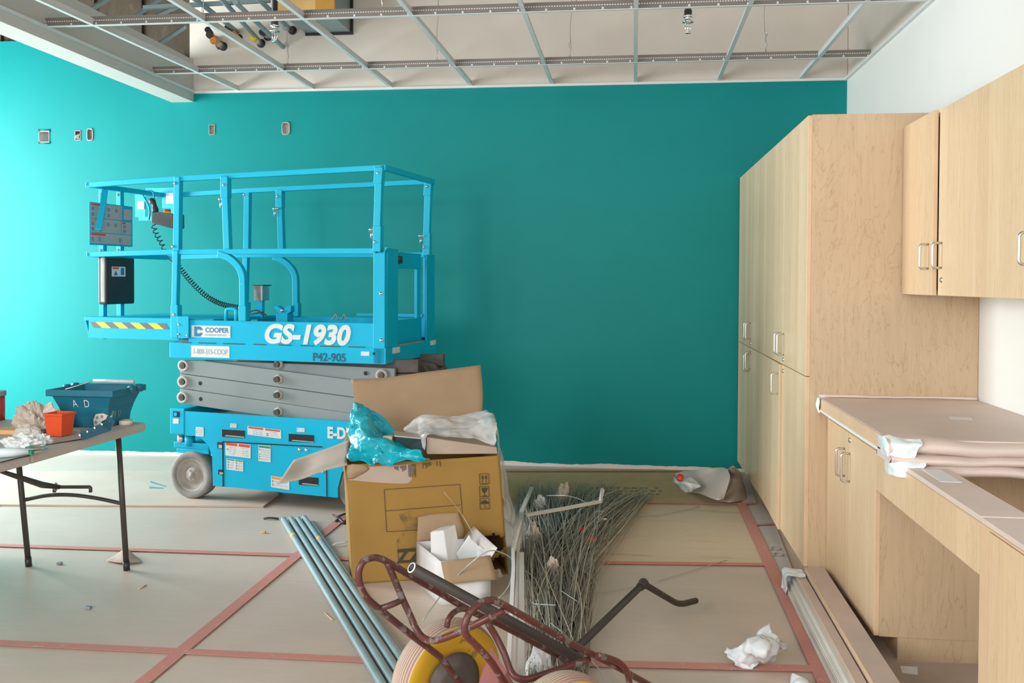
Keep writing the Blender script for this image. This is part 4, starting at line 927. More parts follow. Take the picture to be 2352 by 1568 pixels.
p = fl(2120, 1548, .0); o = MB().prism([p+Vector(v_) for v_ in ((-.12, -.14, .001), (.35, -.14, .001), (.35, .10, .001), (-.12, .06, .001))], (0, 0, .012)); kb = tag(o.build('kraft_board', M_cardpale), 'pale cardboard piece on the floor in the knee space with a white label', 'cardboard')
MB().prism([p+Vector(v_) for v_ in ((-.08, -.03, .0132), (-.03, -.04, .0132), (-.01, .03, .0132), (-.07, .03, .0132))], (0, 0, .001)).build('paper_label', M_whitecard, kb, loc=p-wloc(kb))
#PART5
# ================================================================== FOLDING TABLE
ZT = .70
TX1 = -2.16
t = thing('folding_table', (-2.6, 3.2, 0), 'grey plastic folding table with dark steel legs and a hinge across its middle', 'table')
e0 = fl(342, 969, ZT); e1 = fl(72, 1043, ZT); e2 = fl(0, 1062, ZT); e2 = e1+(e2-e1)*3.
yf = e0.y; yh = e1.y
def half(a, b, name, rc):
    rad = .05; W_ = .76; pts = []
    pts = [Vector((b.x, b.y, 0)), Vector((a.x, a.y, 0))] if rc else [Vector((b.x, b.y, 0)), Vector((a.x, a.y, 0))]
    far = Vector((a.x-W_, a.y, 0)); near = Vector((b.x-W_, b.y, 0)); poly_ = arc([pts[0], pts[1], far, near], rad, 5) if rc else [pts[0], pts[1], far, near]
    return MB().prism([Vector((p.x, p.y, ZT-.040)) for p in poly_], (0, 0, .040)).build(name, M_tabletop, t, bevel=.009, seg=3)
half(e0, e1+Vector((0, .003, 0)), 'table_top', 1); half(e1-Vector((0, .003, 0)), e2, 'table_top', 0)
l1, l0 = fl(291, 1309), fl(66, 1300); tp1, tp0 = ay(272, 1012, l1.y), ay(45, 1085, l0.y)
tp1 = l1+(tp1-l1)*(.672/tp1.z); tp0 = l0+(tp0-l0)*(.672/tp0.z)
for a, b in ((l1, tp1), (l0, tp0)):
    lg = MB().cyl(a+(b-a)*.05, b, .0135, 16).build('leg', M_leg, t); MB().cyl(a, a+(b-a)*.065, .0155, 16).build('foot_cap', M_black, lg)
cbz = lambda u: l0.lerp(tp0, u)
pa = l0.lerp(tp0, .475); pb_ = l1.lerp(tp1, .475)
MB().sweep(smoothpath([pa, pa.lerp(pb_, .25)+Vector((0, 0, .028)), pa.lerp(pb_, .5)+Vector((0, 0, .034)), pa.lerp(pb_, .75)+Vector((0, 0, .022)), pb_], 6), .0095, 10).build('cross_bar', M_leg, t)
k0, k1 = ay(208, 1128, l1.y), ay(125, 1118, l1.y)
k2 = ay(40, 1095, l1.y); br = MB()
br.sweep(arc([ay(208, 1130, l1.y), ay(208, 1118, l1.y), ay(125, 1118, l1.y), ay(125, 1130, l1.y)], .01), .0085, 8); br.sweep([k1+Vector((.03, -.0, 0)), k1+Vector((-.03, -.05, .02)), ay(-10, 1078, l1.y-.5)], [.010, .011, .008], 8)
bo_ = br.build('folding_brace', M_leg, t); MB().sweep([k1+Vector((.006, 0, 0))+Vector((0, math.cos(a)*.013, math.sin(a)*.018)) for a in [2*PI*i/16 for i in range(16)]], .004, 6, True).build('locking_ring', M_steel, bo_)
MB().sq([tp0+Vector((-.06, 0, 0)), tp1+Vector((.01, 0, 0))], .026).build('leg_rail', M_leg, t)
# --- things on the table
def T_(x, y): return fl(x, y, ZT)
def onpt(x, y, z=0.): return fl(x, y, ZT+z)
tb0 = T_(240, 981); tb1 = T_(305, 970)
# tote: rim corners, bottom corners
ZR = ZT+.205
b_nr = fl(240, 982, ZT); b_r = fl(298, 972, ZT)
ex = (fl(258, 900, ZR)-fl(106, 890, ZR)); 
yv = b_nr.y
nr = ay(258, 898, yv-.05); nl = ay(104, 888, yv-.05); nl.z = nr.z; rz_ = nr.z
fr_ = fl(336, 880, rz_) if False else Vector((nr.x+.15, nr.y+.40, rz_)); 
# depth chosen so the far rim stands behind the near one at the measured width
v = ray(336, 880); tt = (nr.y+.30)/v.y; fr_ = Vector((v.x*tt, nr.y+.30, rz_)); f_l = fr_+(nl-nr)
t = thing('storage_tote', ((nr+nl+fr_+f_l)/4)-Vector((0, 0, rz_-ZT)), 'blue plastic tote marked in white chalk with a white bail handle, on the table', 'tote')
def inset(P, k, z):
    c = sum(P, Vector())/4; return [Vector((c.x+(p.x-c.x)*k, c.y+(p.y-c.y)*k, z)) for p in P]
RIM = [nl, nr, fr_, f_l]
def rings_(lv):
    vs = []; fs = []
    for r_ in lv: vs += r_
    for i in range(len(lv)-1):
        for k in range(4): l = (k+1) % 4; fs.append((i*4+k, i*4+l, i*4+4+l, i*4+4+k))
    return vs, fs
q = MB(); lv = [inset(RIM, .66, ZT+.006), inset(RIM, .65, ZT+.001), inset(RIM, .70, ZT+.08), inset(RIM, .725, ZT+.083), inset(RIM, .88, rz_-.03), inset(RIM, .985, rz_-.03), inset(RIM, 1., rz_-.026), inset(RIM, 1., rz_), inset(RIM, .93, rz_), inset(RIM, .84, rz_-.03), inset(RIM, .62, ZT+.012)]
vs, fs = rings_(lv); fs.append((40, 41, 42, 43)); fs.append((3, 2, 1, 0)); q.add(vs, fs); tote = q.build('tote_body', M_tote, t, bevel=.003)
q = MB()
for P0, P1 in ((nr, fr_), (nl, f_l)):
    for u in (.55, .78):
        c = P0.lerp(P1, u); q.lathe(c+Vector((0, 0, -.010)), (P1-P0).cross(Vector((0, 0, 1))).normalized(), [(.001, -.012), (.019, -.012), (.019, .012), (.001, .012)], 20)
q.build('rim_lug', M_tote, t)
h0, h1 = nl.lerp(f_l, .35)+Vector((.03, 0, -.01)), nr.lerp(fr_, .70)+Vector((-.01, 0, .002))
ha, hb = nl.lerp(f_l, .75)+Vector((.10, 0, .020)), nr.lerp(fr_, .80)+Vector((-.03, 0, .018))
bw_ = MB().sweep([h0, ha, hb, h1], .003, 6).build('bail_wire', M_steel, t); MB().cyl(ha, hb, .009, 12).build('handle_grip', M_decal, bw_)
for (cc, sz, u) in (('A', .055, .36), ('D', .055, .58)):
    b_, u_ = inset(RIM, .725, ZT+.083), inset(RIM, .88, rz_-.03)
    lo = b_[0].lerp(b_[1], u); hi = u_[0].lerp(u_[1], u); ezz = (hi-lo).normalized(); exx = (nr-nl).normalized(); ny = exx.cross(ezz)
    text(cc, sz, frame(lo.lerp(hi, .45)+ny*.002, exx, ezz, ny), 'chalk_letter', M_whitecard, t, bold=-.0005, sx=.7)
b_, u_ = inset(RIM, .655, ZT+.02), inset(RIM, .70, ZT+.08)
for (cc, u) in (('A', .28), ('D', .46)):
    lo = b_[1].lerp(b_[2], u); hi = u_[1].lerp(u_[2], u); ezz = (hi-lo).normalized(); exx = (fr_-nr).normalized(); ny = exx.cross(ezz)
    text(cc, .04, frame(lo.lerp(hi, .6)+ny*.004, exx, ezz, ny), 'chalk_letter', M_conduit, t, bold=-.0005, sx=.8)
# orange bucket
c = T_(136, 1000); bx_ = [c+Vector((p[0]*.80, p[1]*.8, p[2])) for p in ((-.062, -.05, .125), (.055, -.062, .125), (.068, .05, .125), (-.05, .06, .125))]
t = thing('square_bucket', c, 'small square orange-red plastic bucket in front of the blue tote', 'bucket')
lv = [inset(bx_, .78, ZT+.002), inset(bx_, .95, ZT+.092), inset(bx_, 1.03, ZT+.092), inset(bx_, 1.03, ZT+.103), inset(bx_, .93, ZT+.103), inset(bx_, .75, ZT+.006)]
vs, fs = rings_(lv); fs += [(3, 2, 1, 0), (20, 21, 22, 23)]; MB().add(vs, fs).build('bucket_body', M_bucket, t, bevel=.004)
# blob: crumpled lump from a noisy dome
def lump(c, sx, sy, sz, mat, name, label, cat, seed=1, amp=.35, fr=3.2, group=None, n=26):
    q = MB(); c = Vector(c); vs = []
    for i in range(n+1):
        th_ = PI*i/n
        for k in range(n*2):
            a = 2*PI*k/(n*2); u = Vector((math.sin(th_)*math.cos(a), math.sin(th_)*math.sin(a), math.cos(th_)))
            w_ = 1-.25*amp+noise.noise(u*fr*.7+Vector((seed*3.3, 1, 7)))*amp*1.1-abs(noise.noise(u*fr*1.3+Vector((seed, 4, 1))))*amp*.9+noise.noise(u*fr*3+Vector((seed, 9, 2)))*amp*.22
            p = Vector((u.x*sx*w_, u.y*sy*w_, max(-.02, u.z)*sz*w_)); vs.append(c+p)
    N2 = n*2; fs = [(i*N2+k, i*N2+(k+1) % N2, (i+1)*N2+(k+1) % N2, (i+1)*N2+k) for i in range(n) for k in range(N2)]
    q.add(vs, fs, False); return tag(q.build(name, mat), label, cat, group)
lump(onpt(52, 1000)+Vector((-.02, .13, 0)), .12, .09, .15, M_bagw, 'crumpled_bag', 'large crumpled brownish-white bag behind the orange bucket', 'bag', 3)
lump(onpt(62, 996)+Vector((.06, .10, 0)), .07, .06, .07, M_bagw, 'crumpled_bag', 'smaller crumpled bag lump just behind the orange bucket', 'bag', 5)
lump(onpt(45, 1025)+Vector((0, .02, 0)), .095, .075, .055, M_filmw, 'crumpled_plastic', 'pale crumpled plastic film at the table front edge', 'plastic film', 8)
lump(onpt(85, 1022)+Vector((0, .04, 0)), .045, .05, .045, M_filmw, 'crumpled_plastic', 'small crumpled plastic film beside the orange bucket foot', 'plastic film', 9)
a, b = onpt(-30, 1042, .022), onpt(66, 1036, .022)
t = thing('taping_knife', b, 'pale handled tool lying on the front edge of the table', 'tool'); MB().sweep([a, a.lerp(b, .6), b], [.020, .018, .012], 12).build('handle', simple('pale_blue_grip', (.62, .70, .74), .4), t); MB().box(b+Vector((-.005, -.006, -.012)), b+Vector((.015, .012, .004))).build('ferrule', M_green, t)
c = onpt(84, 1034, .012); t = thing('spring_clamp', c-Vector((0, 0, .012)), 'small steel clamp with a green end at the table edge', 'clamp')
q = MB(); q.sweep([c+Vector((math.cos(2*PI*i/18)*.026, math.sin(2*PI*i/18)*.05, 0)) for i in range(18)], .006, 8, True); q.sweep([c+Vector((math.cos(2*PI*i/18)*.022, math.sin(2*PI*i/18)*.045, .012)) for i in range(18)], .004, 8, True); q.build('steel_loop', M_steel, t); MB().box(c+Vector((-.035, -.02, -.01)), c+Vector((-.02, .02, .016))).build('green_end', M_green, t)
c = onpt(-40, 985); c = ay(-15, 900, c.y+.26); c.z = ZT; t = thing('paint_can', c, 'red can with a grey lid at the picture edge on the table', 'can'); MB().lathe(c, (0, 0, 1), [(.001, .001), (.05, .001), (.05, .12), (.001, .12)], 28).build('can_body', simple('dark_red_can', (.42, .04, .03), .4), t); MB().lathe(c, (0, 0, 1), [(.001, .12), (.055, .12), (.057, .128), (.055, .142), (.04, .142), (.001, .140)], 28).build('lid', M_ink, t)
a, b = onpt(105, 975)+Vector((-.02, .2, .04)), onpt(180, 972)+Vector((0, .2, .04)); t = thing('sealant_tube', (a+b)/2-Vector((0, 0, .04)), 'silver sealant tube lying behind the orange bucket', 'tube'); MB().cyl(a, b, .026, 18).build('tube_body', M_steel, t); MB().cyl(b, b+(b-a)*.1, .027, 18).build('end_cap', M_black, t)
lump(onpt(24, 1010)+Vector((0, .12, 0)), .07, .05, .05, M_strip, 'grey_pouch', 'flat grey pouch behind the plastic film on the table', 'pouch', 12, .15)
a = onpt(190, 1005); b = Vector((fl(214, 955, ZT+.10)))
q = MB(); q.sq([onpt(168, 1007, .02)+Vector((0, .06, 0)), onpt(200, 992, .05)+Vector((0, .16, 0)), onpt(206, 975, .09)+Vector((0, .16, 0))], .012, h=.036); t = thing('caulking_gun', onpt(185, 995), 'dark blue skeleton caulking gun leaning between bucket and tote', 'caulking gun')
q.build('gun_frame', simple('dark_teal_metal', (.02, .10, .16), .35), t)
q = MB()
for k in range(4): p = onpt(172+8*k, 1003-6*k, .025+.012*k)+Vector((0, .06+.03*k, 0)); q.lathe(p+Vector((0, -.028, 0)), (0, -1, 0), [(.006, 0), (.001, .002)], 10)
q.build('rivet', M_steel, t); MB().cyl(onpt(205, 980, .08)+Vector((0, .16, 0)), onpt(214, 956, .10)+Vector((0, .16, 0)), .004, 8).build('plunger_rod', M_steel, t)
c = onpt(222, 984)+Vector((.01, .02, 0)); t = thing('rotary_bracket', c, 'cream plastic bracket with holes in front of the tote', 'bracket')
q = MB(); q.prism([c+Vector(p) for p in ((-.03, -.01, .001), (.0, -.012, .001), (.005, -.012, .03), (.035, -.012, .045), (.036, -.012, .062), (.015, -.012, .070), (-.02, -.012, .066), (-.032, -.012, .04))], (0, .012, 0)); q.build('bracket_body', simple('cream_plastic', (.66, .62, .55), .5), t, bevel=.002)
for dx, dz in ((-.012, .05), (.012, .055), (-.018, .028)): MB().lathe(c+Vector((dx, -.0125, dz)), (0, -1, 0), [(.007, 0), (.001, .001)], 12).build('bracket_hole', M_ink, t)
for k, (p0, p1, l) in enumerate((((186, 988), (215, 984), 'thin steel bit on the table before the cream bracket'), ((196, 990), (222, 988), 'flat steel key on the table before the cream bracket'))):
    a, b = onpt(*p0, .004), onpt(*p1, .004); tag(MB().sq([a, b], .008).build('steel_bit', M_galv), l, 'hardware', 'steel bits before the bracket')
c = onpt(294, 975)+Vector((-.01, .0, 0)); tag(MB().lathe(c, (0, 0, 1), [(.018, .001), (.032, .001), (.032, .022), (.018, .022), (.018, .001)], 24).build('tape_roll', simple('cream_tape', (.62, .55, .46), .5)), 'small cream tape roll at the far corner of the table', 'tape roll')
c = onpt(80, 999)+Vector((0, .06, 0)); tag(MB().lathe(c, (0, 0, 1), [(.001, .002), (.055, .002), (.062, .026), (.066, .026), (.060, 0.0005), (.001, .0005)], 28).build('steel_pan', M_leg), 'shallow dark steel pan behind the plastic film on the table', 'pan')
c = onpt(20, 1000)+Vector((0, .02, 0)); tag(MB().box(c+Vector((-.09, 0, .001)), c+Vector((.08, .08, .02))).build('orange_card', simple('orange_card', (.75, .42, .20), .6)), 'orange card strip under the grey pouch on the table', 'card')
c = onpt(112, 986)+Vector((0, .14, 0)); t = thing('wood_block', c, 'yellow sponge block with a knob behind the tote edge', 'block'); MB().hexa([c+Vector(p) for p in ((-.06, -.03, .001), (.07, -.03, .001), (.07, .05, .001), (-.06, .05, .001))], [c+Vector(p) for p in ((-.045, -.03, .06), (.06, -.03, .075), (.06, .05, .075), (-.045, .05, .06))]).build('block_body', simple('yellow_sponge', (.55, .42, .17), .8), t, bevel=.004); MB().ball(c+Vector((.02, .01, .09)), .022, 8).build('knob', simple('sponge_knob', (.5, .36, .13), .7), t)
tag(MB().sweep(smoothpath([onpt(0, 1062, .004), onpt(40, 1052, .004), onpt(68, 1046, .004)], 5), .003, 6).build('twine_piece', M_leg), 'thin dark cord lying on the near table half', 'cord')
tag(MB().sweep([onpt(100, 1022, .003), onpt(190, 1008, .003)], .0025, 6).build('metal_rod', M_leg), 'thin dark rod lying in front of the orange bucket', 'rod')
#PART6
def stain():
    mt, nt, b = newmat('grubby_stain'); b.inputs['Base Color'].default_value = (.17, .11, .05, 1); b.inputs['Roughness'].default_value = .85
    nt.links.new(ramp(nt, nz(nt, vecs(nt), 16, 6, .65), [(.45, (0, 0, 0)), (.75, (.75, .75, .75))]), b.inputs['Alpha']); return mt
# ================================================================== LARGE CARDBOARD BOX
BL, BR = fl(811, 1341), fl(1166, 1318)
bx = (BR-BL).normalized(); bn = Vector((-bx.y, bx.x, 0))
def FPt(x, y, off=0.): return pl(x, y, BL-bn*off, bn)
TL, TR = FPt(797, 1067), FPt(1146, 1046)
t = thing('cardboard_box', (BL+BR)/2+bn*.25, 'large open cardboard box printed with handling symbols, stuffed with plastic, in front of the lift', 'box')
DP = .50
q = MB(); NU, NV = 60, 48; rnd = random.Random(4); vs = []; fs = []
for j in range(NV+1):
    for i in range(NU+1):
        p = (BL.lerp(BR, i/NU)).lerp(TL.lerp(TR, i/NU), j/NV); w_ = noise.noise(p*5)*.006*math.sin(PI*i/NU)
        vs.append(p-bn*w_)
def toimg(p):
    d_ = p-OC; z = d_.dot(wv); return 1176+F*d_.dot(rv)/z, 784+SHY-F*d_.dot(uv)/z
for j in range(NV):
    for i in range(NU):
        c = (vs[j*(NU+1)+i]+vs[(j+1)*(NU+1)+i+1])/2; X, Y = toimg(c); jt = noise.noise(c*60)
        if ((X-1131)/31)**2+((Y-1249)/22)**2 < 1+jt*.35: continue
        if X > 1112+8*jt and 1278+10*jt < Y < 1350: continue
        fs.append((j*(NU+1)+i, j*(NU+1)+i+1, (j+1)*(NU+1)+i+1, (j+1)*(NU+1)+i))
q.add(vs, fs, True)
face = q.build('front_wall', M_card, t, solid=.005)
q = MB()
for a, b, c, d_ in ((BL, BL+bn*DP, TL+bn*DP, TL), (BR, BR+bn*DP, TR+bn*DP, TR), (BL+bn*DP, BR+bn*DP, TR+bn*DP, TL+bn*DP)): q.sheet([[a, b], [d_, c]], 8, 8, .003, 6, 2)
q.sheet([[BL+Vector((0, 0, .004)), BR+Vector((0, 0, .004))], [BL+bn*DP+Vector((0, 0, .004)), BR+bn*DP+Vector((0, 0, .004))]], 4, 4)
q.build('box_wall', M_card, t, solid=.005)
Bk = BL+bn*(DP+.03)
def BPt(x, y, o=0.): return pl(x, y, Bk+bn*o, bn)
a = BPt(815, 1000); b = BPt(1118, 985)
q = MB(); q.sheet([[TL+bn*DP, (TL+TR)/2+bn*DP, TR+bn*DP], [BPt(812, 930, .02), BPt(950, 925, .03), BPt(1109, 905, .02)], [BPt(806, 871, .05), BPt(900, 865, .055), BPt(1103, 837, .05)]], 10, 24, .004, 5, 3)
q.build('flap', M_cardin, t, solid=.005)
v3 = lambda x, y, dy: ay(x, y, TL.y+dy)
q = MB(); q.sheet([[TL, v3(740, 1082, .0), v3(688, 1100, .0), v3(637, 1110, -.01)], [v3(800, 1040, .2), v3(745, 1060, .17), v3(700, 1080, .15), v3(658, 1082, .12)], [v3(804, 1011, .40), v3(760, 1027, .34), v3(715, 1042, .3), v3(676, 1056, .25)]], 10, 20, .004, 9, 6)
q.build('flap', M_cardpale, t, solid=.006)
f0, f1 = FPt(981, 1043, -.015), FPt(1143, 1042, -.015); g0, g1 = FPt(981, 1004, -.015), FPt(1141, 1027, -.015)
q = MB(); q.hexa([f0, f1, f1+bn*.36, f0+bn*.36], [g0, g1, g1+bn*.36+Vector((0, 0, .012)), g0+bn*.36+Vector((0, 0, .012))]); q.build('flap', M_cardpale, t, bevel=.003)
q = MB(); q.sheet([[FPt(800, 1068, .006), FPt(815, 1066, .010), FPt(835, 1068, .006)], [FPt(797, 1085, .014), FPt(812, 1084, .022), FPt(848, 1076, .006)], [FPt(800, 1100, .006), FPt(812, 1098, .010), FPt(830, 1090, .005)]], 10, 10, .003, 30, 3); q.build('torn_fold', M_cardin, t, solid=.003)
q = MB(); q.sheet([[FPt(*p, .0045) for p in ((800, 1102), (870, 1108), (930, 1110), (945, 1103))], [FPt(*p, .0045) for p in ((800, 1075), (870, 1070), (940, 1066), (955, 1066))]], 6, 20, .0005, 9, 3); q.build('torn_patch', M_cardpale, t)
pm = MB()
def ln(x0, y0, x1, y1, w_=.0022): pm.sq([FPt(x0, y0, .008), FPt(x1, y1, .008)], w_, h=.001, up=tuple(bn))
for a in ((882, 1124, 1056, 1112), (886, 1173, 1058, 1159), (888, 1221, 960, 1216), (882, 1124, 888, 1221), (1056, 1112, 1062, 1180), (914, 1262, 916, 1300), (914, 1262, 957, 1258)): ln(*a)
rnd = random.Random(3)
for k in range(30):
    x = 906+k*3.6; l = rnd.uniform(4, 14)+(18 if 8 < k < 17 else 0); y = 1071-(k*.45)
    if rnd.random() < .8: ln(x, y, x+1, y+l, .0026)
for (cx, cy) in ((1112, 1100), (1112, 1129), (1113, 1157)):
    for a in ((-11, -12, 10, -13), (10, -13, 11, 11), (11, 11, -10, 12), (-10, 12, -11, -12)): ln(cx+a[0], cy+a[1], cx+a[2], cy+a[3], .0022)
def fpoly(pts): pm.prism([FPt(*p, .0075) for p in pts], -bn*.001)
for s in (-4, 4): ln(1112+s, 1108, 1112+s, 1093, .0024); fpoly([(1112+s-3, 1098), (1112+s+3, 1098), (1112+s, 1090)])
ln(1105, 1111, 1120, 1110, .002)
fpoly([(1106, 1120), (1119, 1119), (1118, 1127), (1114, 1131), (1110, 1131), (1107, 1127)]); ln(1112, 1130, 1113, 1138, .003); ln(1107, 1139, 1119, 1138, .003)
fpoly([(1104, 1157)]+[(1113+9*math.cos(PI-PI*k/8), 1157-9*math.sin(PI*k/8)) for k in range(9)]+[(1122, 1156)]); ln(1113, 1157, 1114, 1165, .002); ln(1114, 1165, 1118, 1164, .002)
pm.build('printed_mark', M_print, t)
ez = (TL-BL).normalized()
text('ZZ', .085, frame(FPt(939, 1278, .008), bx, Vector((0, 0, 1)), -bn), 'printed_letter', M_print, t, bold=.002, sx=1.0)
q = MB()
q.sheet([[FPt(915, 1180, .0068), FPt(950, 1172, .0068), FPt(958, 1180, .0068)], [FPt(930, 1215, .0068), FPt(950, 1215, .0068), FPt(958, 1215, .0068)], [FPt(912, 1240, .0068), FPt(940, 1240, .0068), FPt(956, 1238, .0068)], [FPt(915, 1270, .0068), FPt(935, 1268, .0068), FPt(950, 1262, .0068)]], 14, 8, .004, 22, 4); q.build('dirt_stain', stain(), t)
# contents and plastic
bagY = TL.y
def rowp(px, dy): return [ay(x, y, bagY+dy+e) for (x, y, e) in px]
q = MB(); q.sheet([rowp([(814, 927, 0), (823, 923, -.02), (834, 934, 0)], .30), rowp([(806, 952, 0), (826, 956, -.05), (868, 958, .02)], .27), rowp([(800, 985, 0), (845, 985, -.09), (895, 1005, .06)], .20), rowp([(801, 1020, 0), (865, 1015, -.10), (950, 1036, -.08)], .13), rowp([(803, 1050, 0), (870, 1056, -.03), (985, 1054, -.02)], .05), rowp([(808, 1064, 0), (870, 1068, 0), (990, 1060, 0)], .012)], 40, 36, .026, 17, 2, fold=.02)
q.sheet([rowp([(826, 932, 0), (845, 938, 0), (860, 945, 0)], .34), rowp([(850, 965, 0), (880, 960, .0), (905, 985, 0)], .32), rowp([(880, 1010, 0), (910, 1005, 0), (930, 1010, 0)], .25)], 16, 16, .008, 14, 5)
tag(q.build('plastic_bag', M_bag, solid=.0012), 'crumpled translucent cyan plastic bag stuffed in the cardboard box', 'plastic bag')
q = MB(); q.sheet([rowp([(930, 984, 0), (962, 958, 0), (1010, 953, 0), (1062, 955, 0), (1100, 948, 0), (1118, 940, 0), (1129, 950, 0)], .40), rowp([(936, 996, 0), (975, 978, 0), (1025, 972, 0), (1070, 972, 0), (1108, 962, 0), (1128, 955, 0), (1136, 962, 0)], .27), rowp([(958, 1008, 0), (985, 994, 0), (1035, 990, 0), (1080, 992, 0), (1112, 984, 0), (1132, 975, 0), (1141, 975, 0)], .17), rowp([(974, 1030, 0), (984, 1003, 0), (1040, 1005, 0), (1085, 1012, 0), (1118, 1018, 0), (1138, 1024, 0), (1144, 1015, 0)], .11)], 36, 60, .014, 11, 7, fold=.018)
sY = TR.y
q.sheet([[ay(1129, 955, sY+.30), ay(1138, 962, sY+.28)], [ay(1139, 990, sY+.12), ay(1143, 985, sY+.16)], [ay(1144, 1040, sY+.04), ay(1158, 1060, sY+.2)], [ay(1150, 1100, sY+.03), ay(1168, 1120, sY+.24)], [ay(1156, 1160, sY+.04), ay(1184, 1180, sY+.24)], [ay(1160, 1195, sY+.06), ay(1180, 1212, sY+.2)]], 40, 14, .010, 12, 9)
tag(q.build('plastic_film', M_film, solid=.0008), 'whitish plastic film draped over the right corner of the cardboard box', 'plastic film')
a = FPt(908, 1002, -.035); b = FPt(967, 1008, -.035)
t2 = thing('steel_channel', (a+b)/2-Vector((0, 0, .05)), 'dark steel channel with a bright lip poking out of the cardboard box', 'steel channel')
q = MB(); q.hexa([a+Vector((0, 0, -.10)), b+Vector((.02, 0, -.12)), b+bn*.07+Vector((.02, 0, -.12)), a+bn*.07+Vector((0, 0, -.1))], [a, b, b+bn*.09, a+bn*.09]); q.build('channel_body', simple('dark_channel', (.02, .05, .055), .4, .5), t2)
MB().hexa([a+Vector((-.004, -.004, 0)), b+Vector((.004, -.004, 0)), b+bn*.09, a+bn*.09], [a+Vector((-.004, -.004, .006)), b+Vector((.004, -.004, .006)), b+bn*.09+Vector((0, 0, .012)), a+bn*.09+Vector((0, 0, .012))]).build('bright_lip', M_steel, t2)
a = FPt(888, 1004, -.04); tag(MB().box(a+Vector((-.02, 0, -.02)), a+Vector((.025, .04, .004))).build('wood_scrap', M_edge, bevel=.003), 'small wood scrap between the cyan bag and the steel channel', 'wood scrap')
lump(FPt(1140, 1352, .01)*1.0, .06, .05, .10, M_fluff, 'insulation_tuft', 'brown insulation fluff spilling from the torn box corner', 'insulation', 21, .24)
# ------------------------------------------------------------------ white carton
C0, CR_ = fl(1012, 1389), fl(1126, 1379); hC = ay(1010, 1289, C0.y).z
CLt = fl(957, 1244, hC); CLb = Vector((CLt.x, CLt.y, 0)); CK = CLb+(CR_-C0)
gap = min((BL-CLb).dot(bn), (BL-CK).dot(bn))-.02
if gap < 0: CLb = CLb+(C0-CLb)*min(.6, -gap/abs((CLb-C0).dot(bn))); CK = CLb+(CR_-C0)
t = thing('white_carton', (C0+CK)/2, 'small white carton with open flaps in front of the large cardboard box', 'carton')
up = Vector((0, 0, hC)); q = MB()
for a, b in ((C0, CR_), (C0, CLb), (CR_, CK), (CLb, CK)): q.sheet([[a, b], [a+up, b+up]], 4, 4)
q.sheet([[C0+Vector((0, 0, .004)), CR_+Vector((0, 0, .004))], [CLb+Vector((0, 0, .004)), CK+Vector((0, 0, .004))]], 2, 2)
q.build('carton_body', M_whitecard, t, solid=.004)
cx = (CR_-C0).normalized(); cn = (C0-CLb).normalized()
q = MB(); q.sheet([[C0+up, CR_+up+Vector((0, 0, .012))], [C0+up+cn*.03+Vector((.012, 0, -.09)), CR_+up+cn*.03+Vector((.02, 0, -.085))]], 6, 8, .003, 10, 3); q.build('flap', M_cardin, t, solid=.003)
q = MB(); bq = [ay(960, 1187, CLb.y+.06), ay(1000, 1178, CK.y+.05), ay(1050, 1177, CK.y+.04)]; q.sheet([[CLb+up, (CLb+CK)/2+up, CK+up], [FPt(958, 1222, .03), FPt(1010, 1218, .03), FPt(1066, 1216, .025)], [FPt(960, 1187, .016), FPt(1000, 1180, .016), FPt(1052, 1177, .016)]], 8, 10, .003, 8, 4); q.build('flap', M_cardin, t, solid=.003)
q = MB(); e_ = C0+up; q.sheet([[CR_+up, CK+up], [CR_+up+Vector((.03, 0, .045)), CK+up+Vector((.05, .0, .06))]], 4, 6, .003, 8, 5); q.build('flap', M_whitecard, t, solid=.003)
mC = (C0+CK)/2
a = ay(1000, 1290, mC.y-.02); 
t2 = thing('small_white_box', mC+Vector((0, 0, .05)), 'small white box standing tilted in the white carton', 'small box')
pts = [ay(990, 1300, mC.y-.04), ay(1030, 1300, mC.y-.05), ay(1062, 1292, mC.y+.02), ay(1020, 1292, mC.y+.03)]
tps = [ay(988, 1222, mC.y-.04), ay(1019, 1218, mC.y-.05), ay(1046, 1205, mC.y+.02), ay(1012, 1211, mC.y+.03)]
MB().hexa(pts, tps).build('box_body', M_whitecard, t2, bevel=.003)
q = MB(); c = sum(tps, Vector())/4; q.prism([p.lerp(c, .12)+Vector((0, 0, .001)) for p in tps], (0, 0, .0012)); q.build('blue_tape', M_tape, t2)
q = MB(); q.sheet([[ay(1050, 1270, mC.y-.02), ay(1075, 1230, mC.y), ay(1078, 1232, mC.y)], [ay(1055, 1285, mC.y-.01), ay(1085, 1262, mC.y+.01), ay(1105, 1258, mC.y+.03)], [ay(1060, 1295, mC.y), ay(1090, 1290, mC.y+.02), ay(1115, 1280, mC.y+.04)]], 14, 14, .008, 18, 3)
tag(q.build('crumpled_paper', M_filmw, solid=.001), 'grubby crumpled paper beside the small white box in the carton', 'paper')
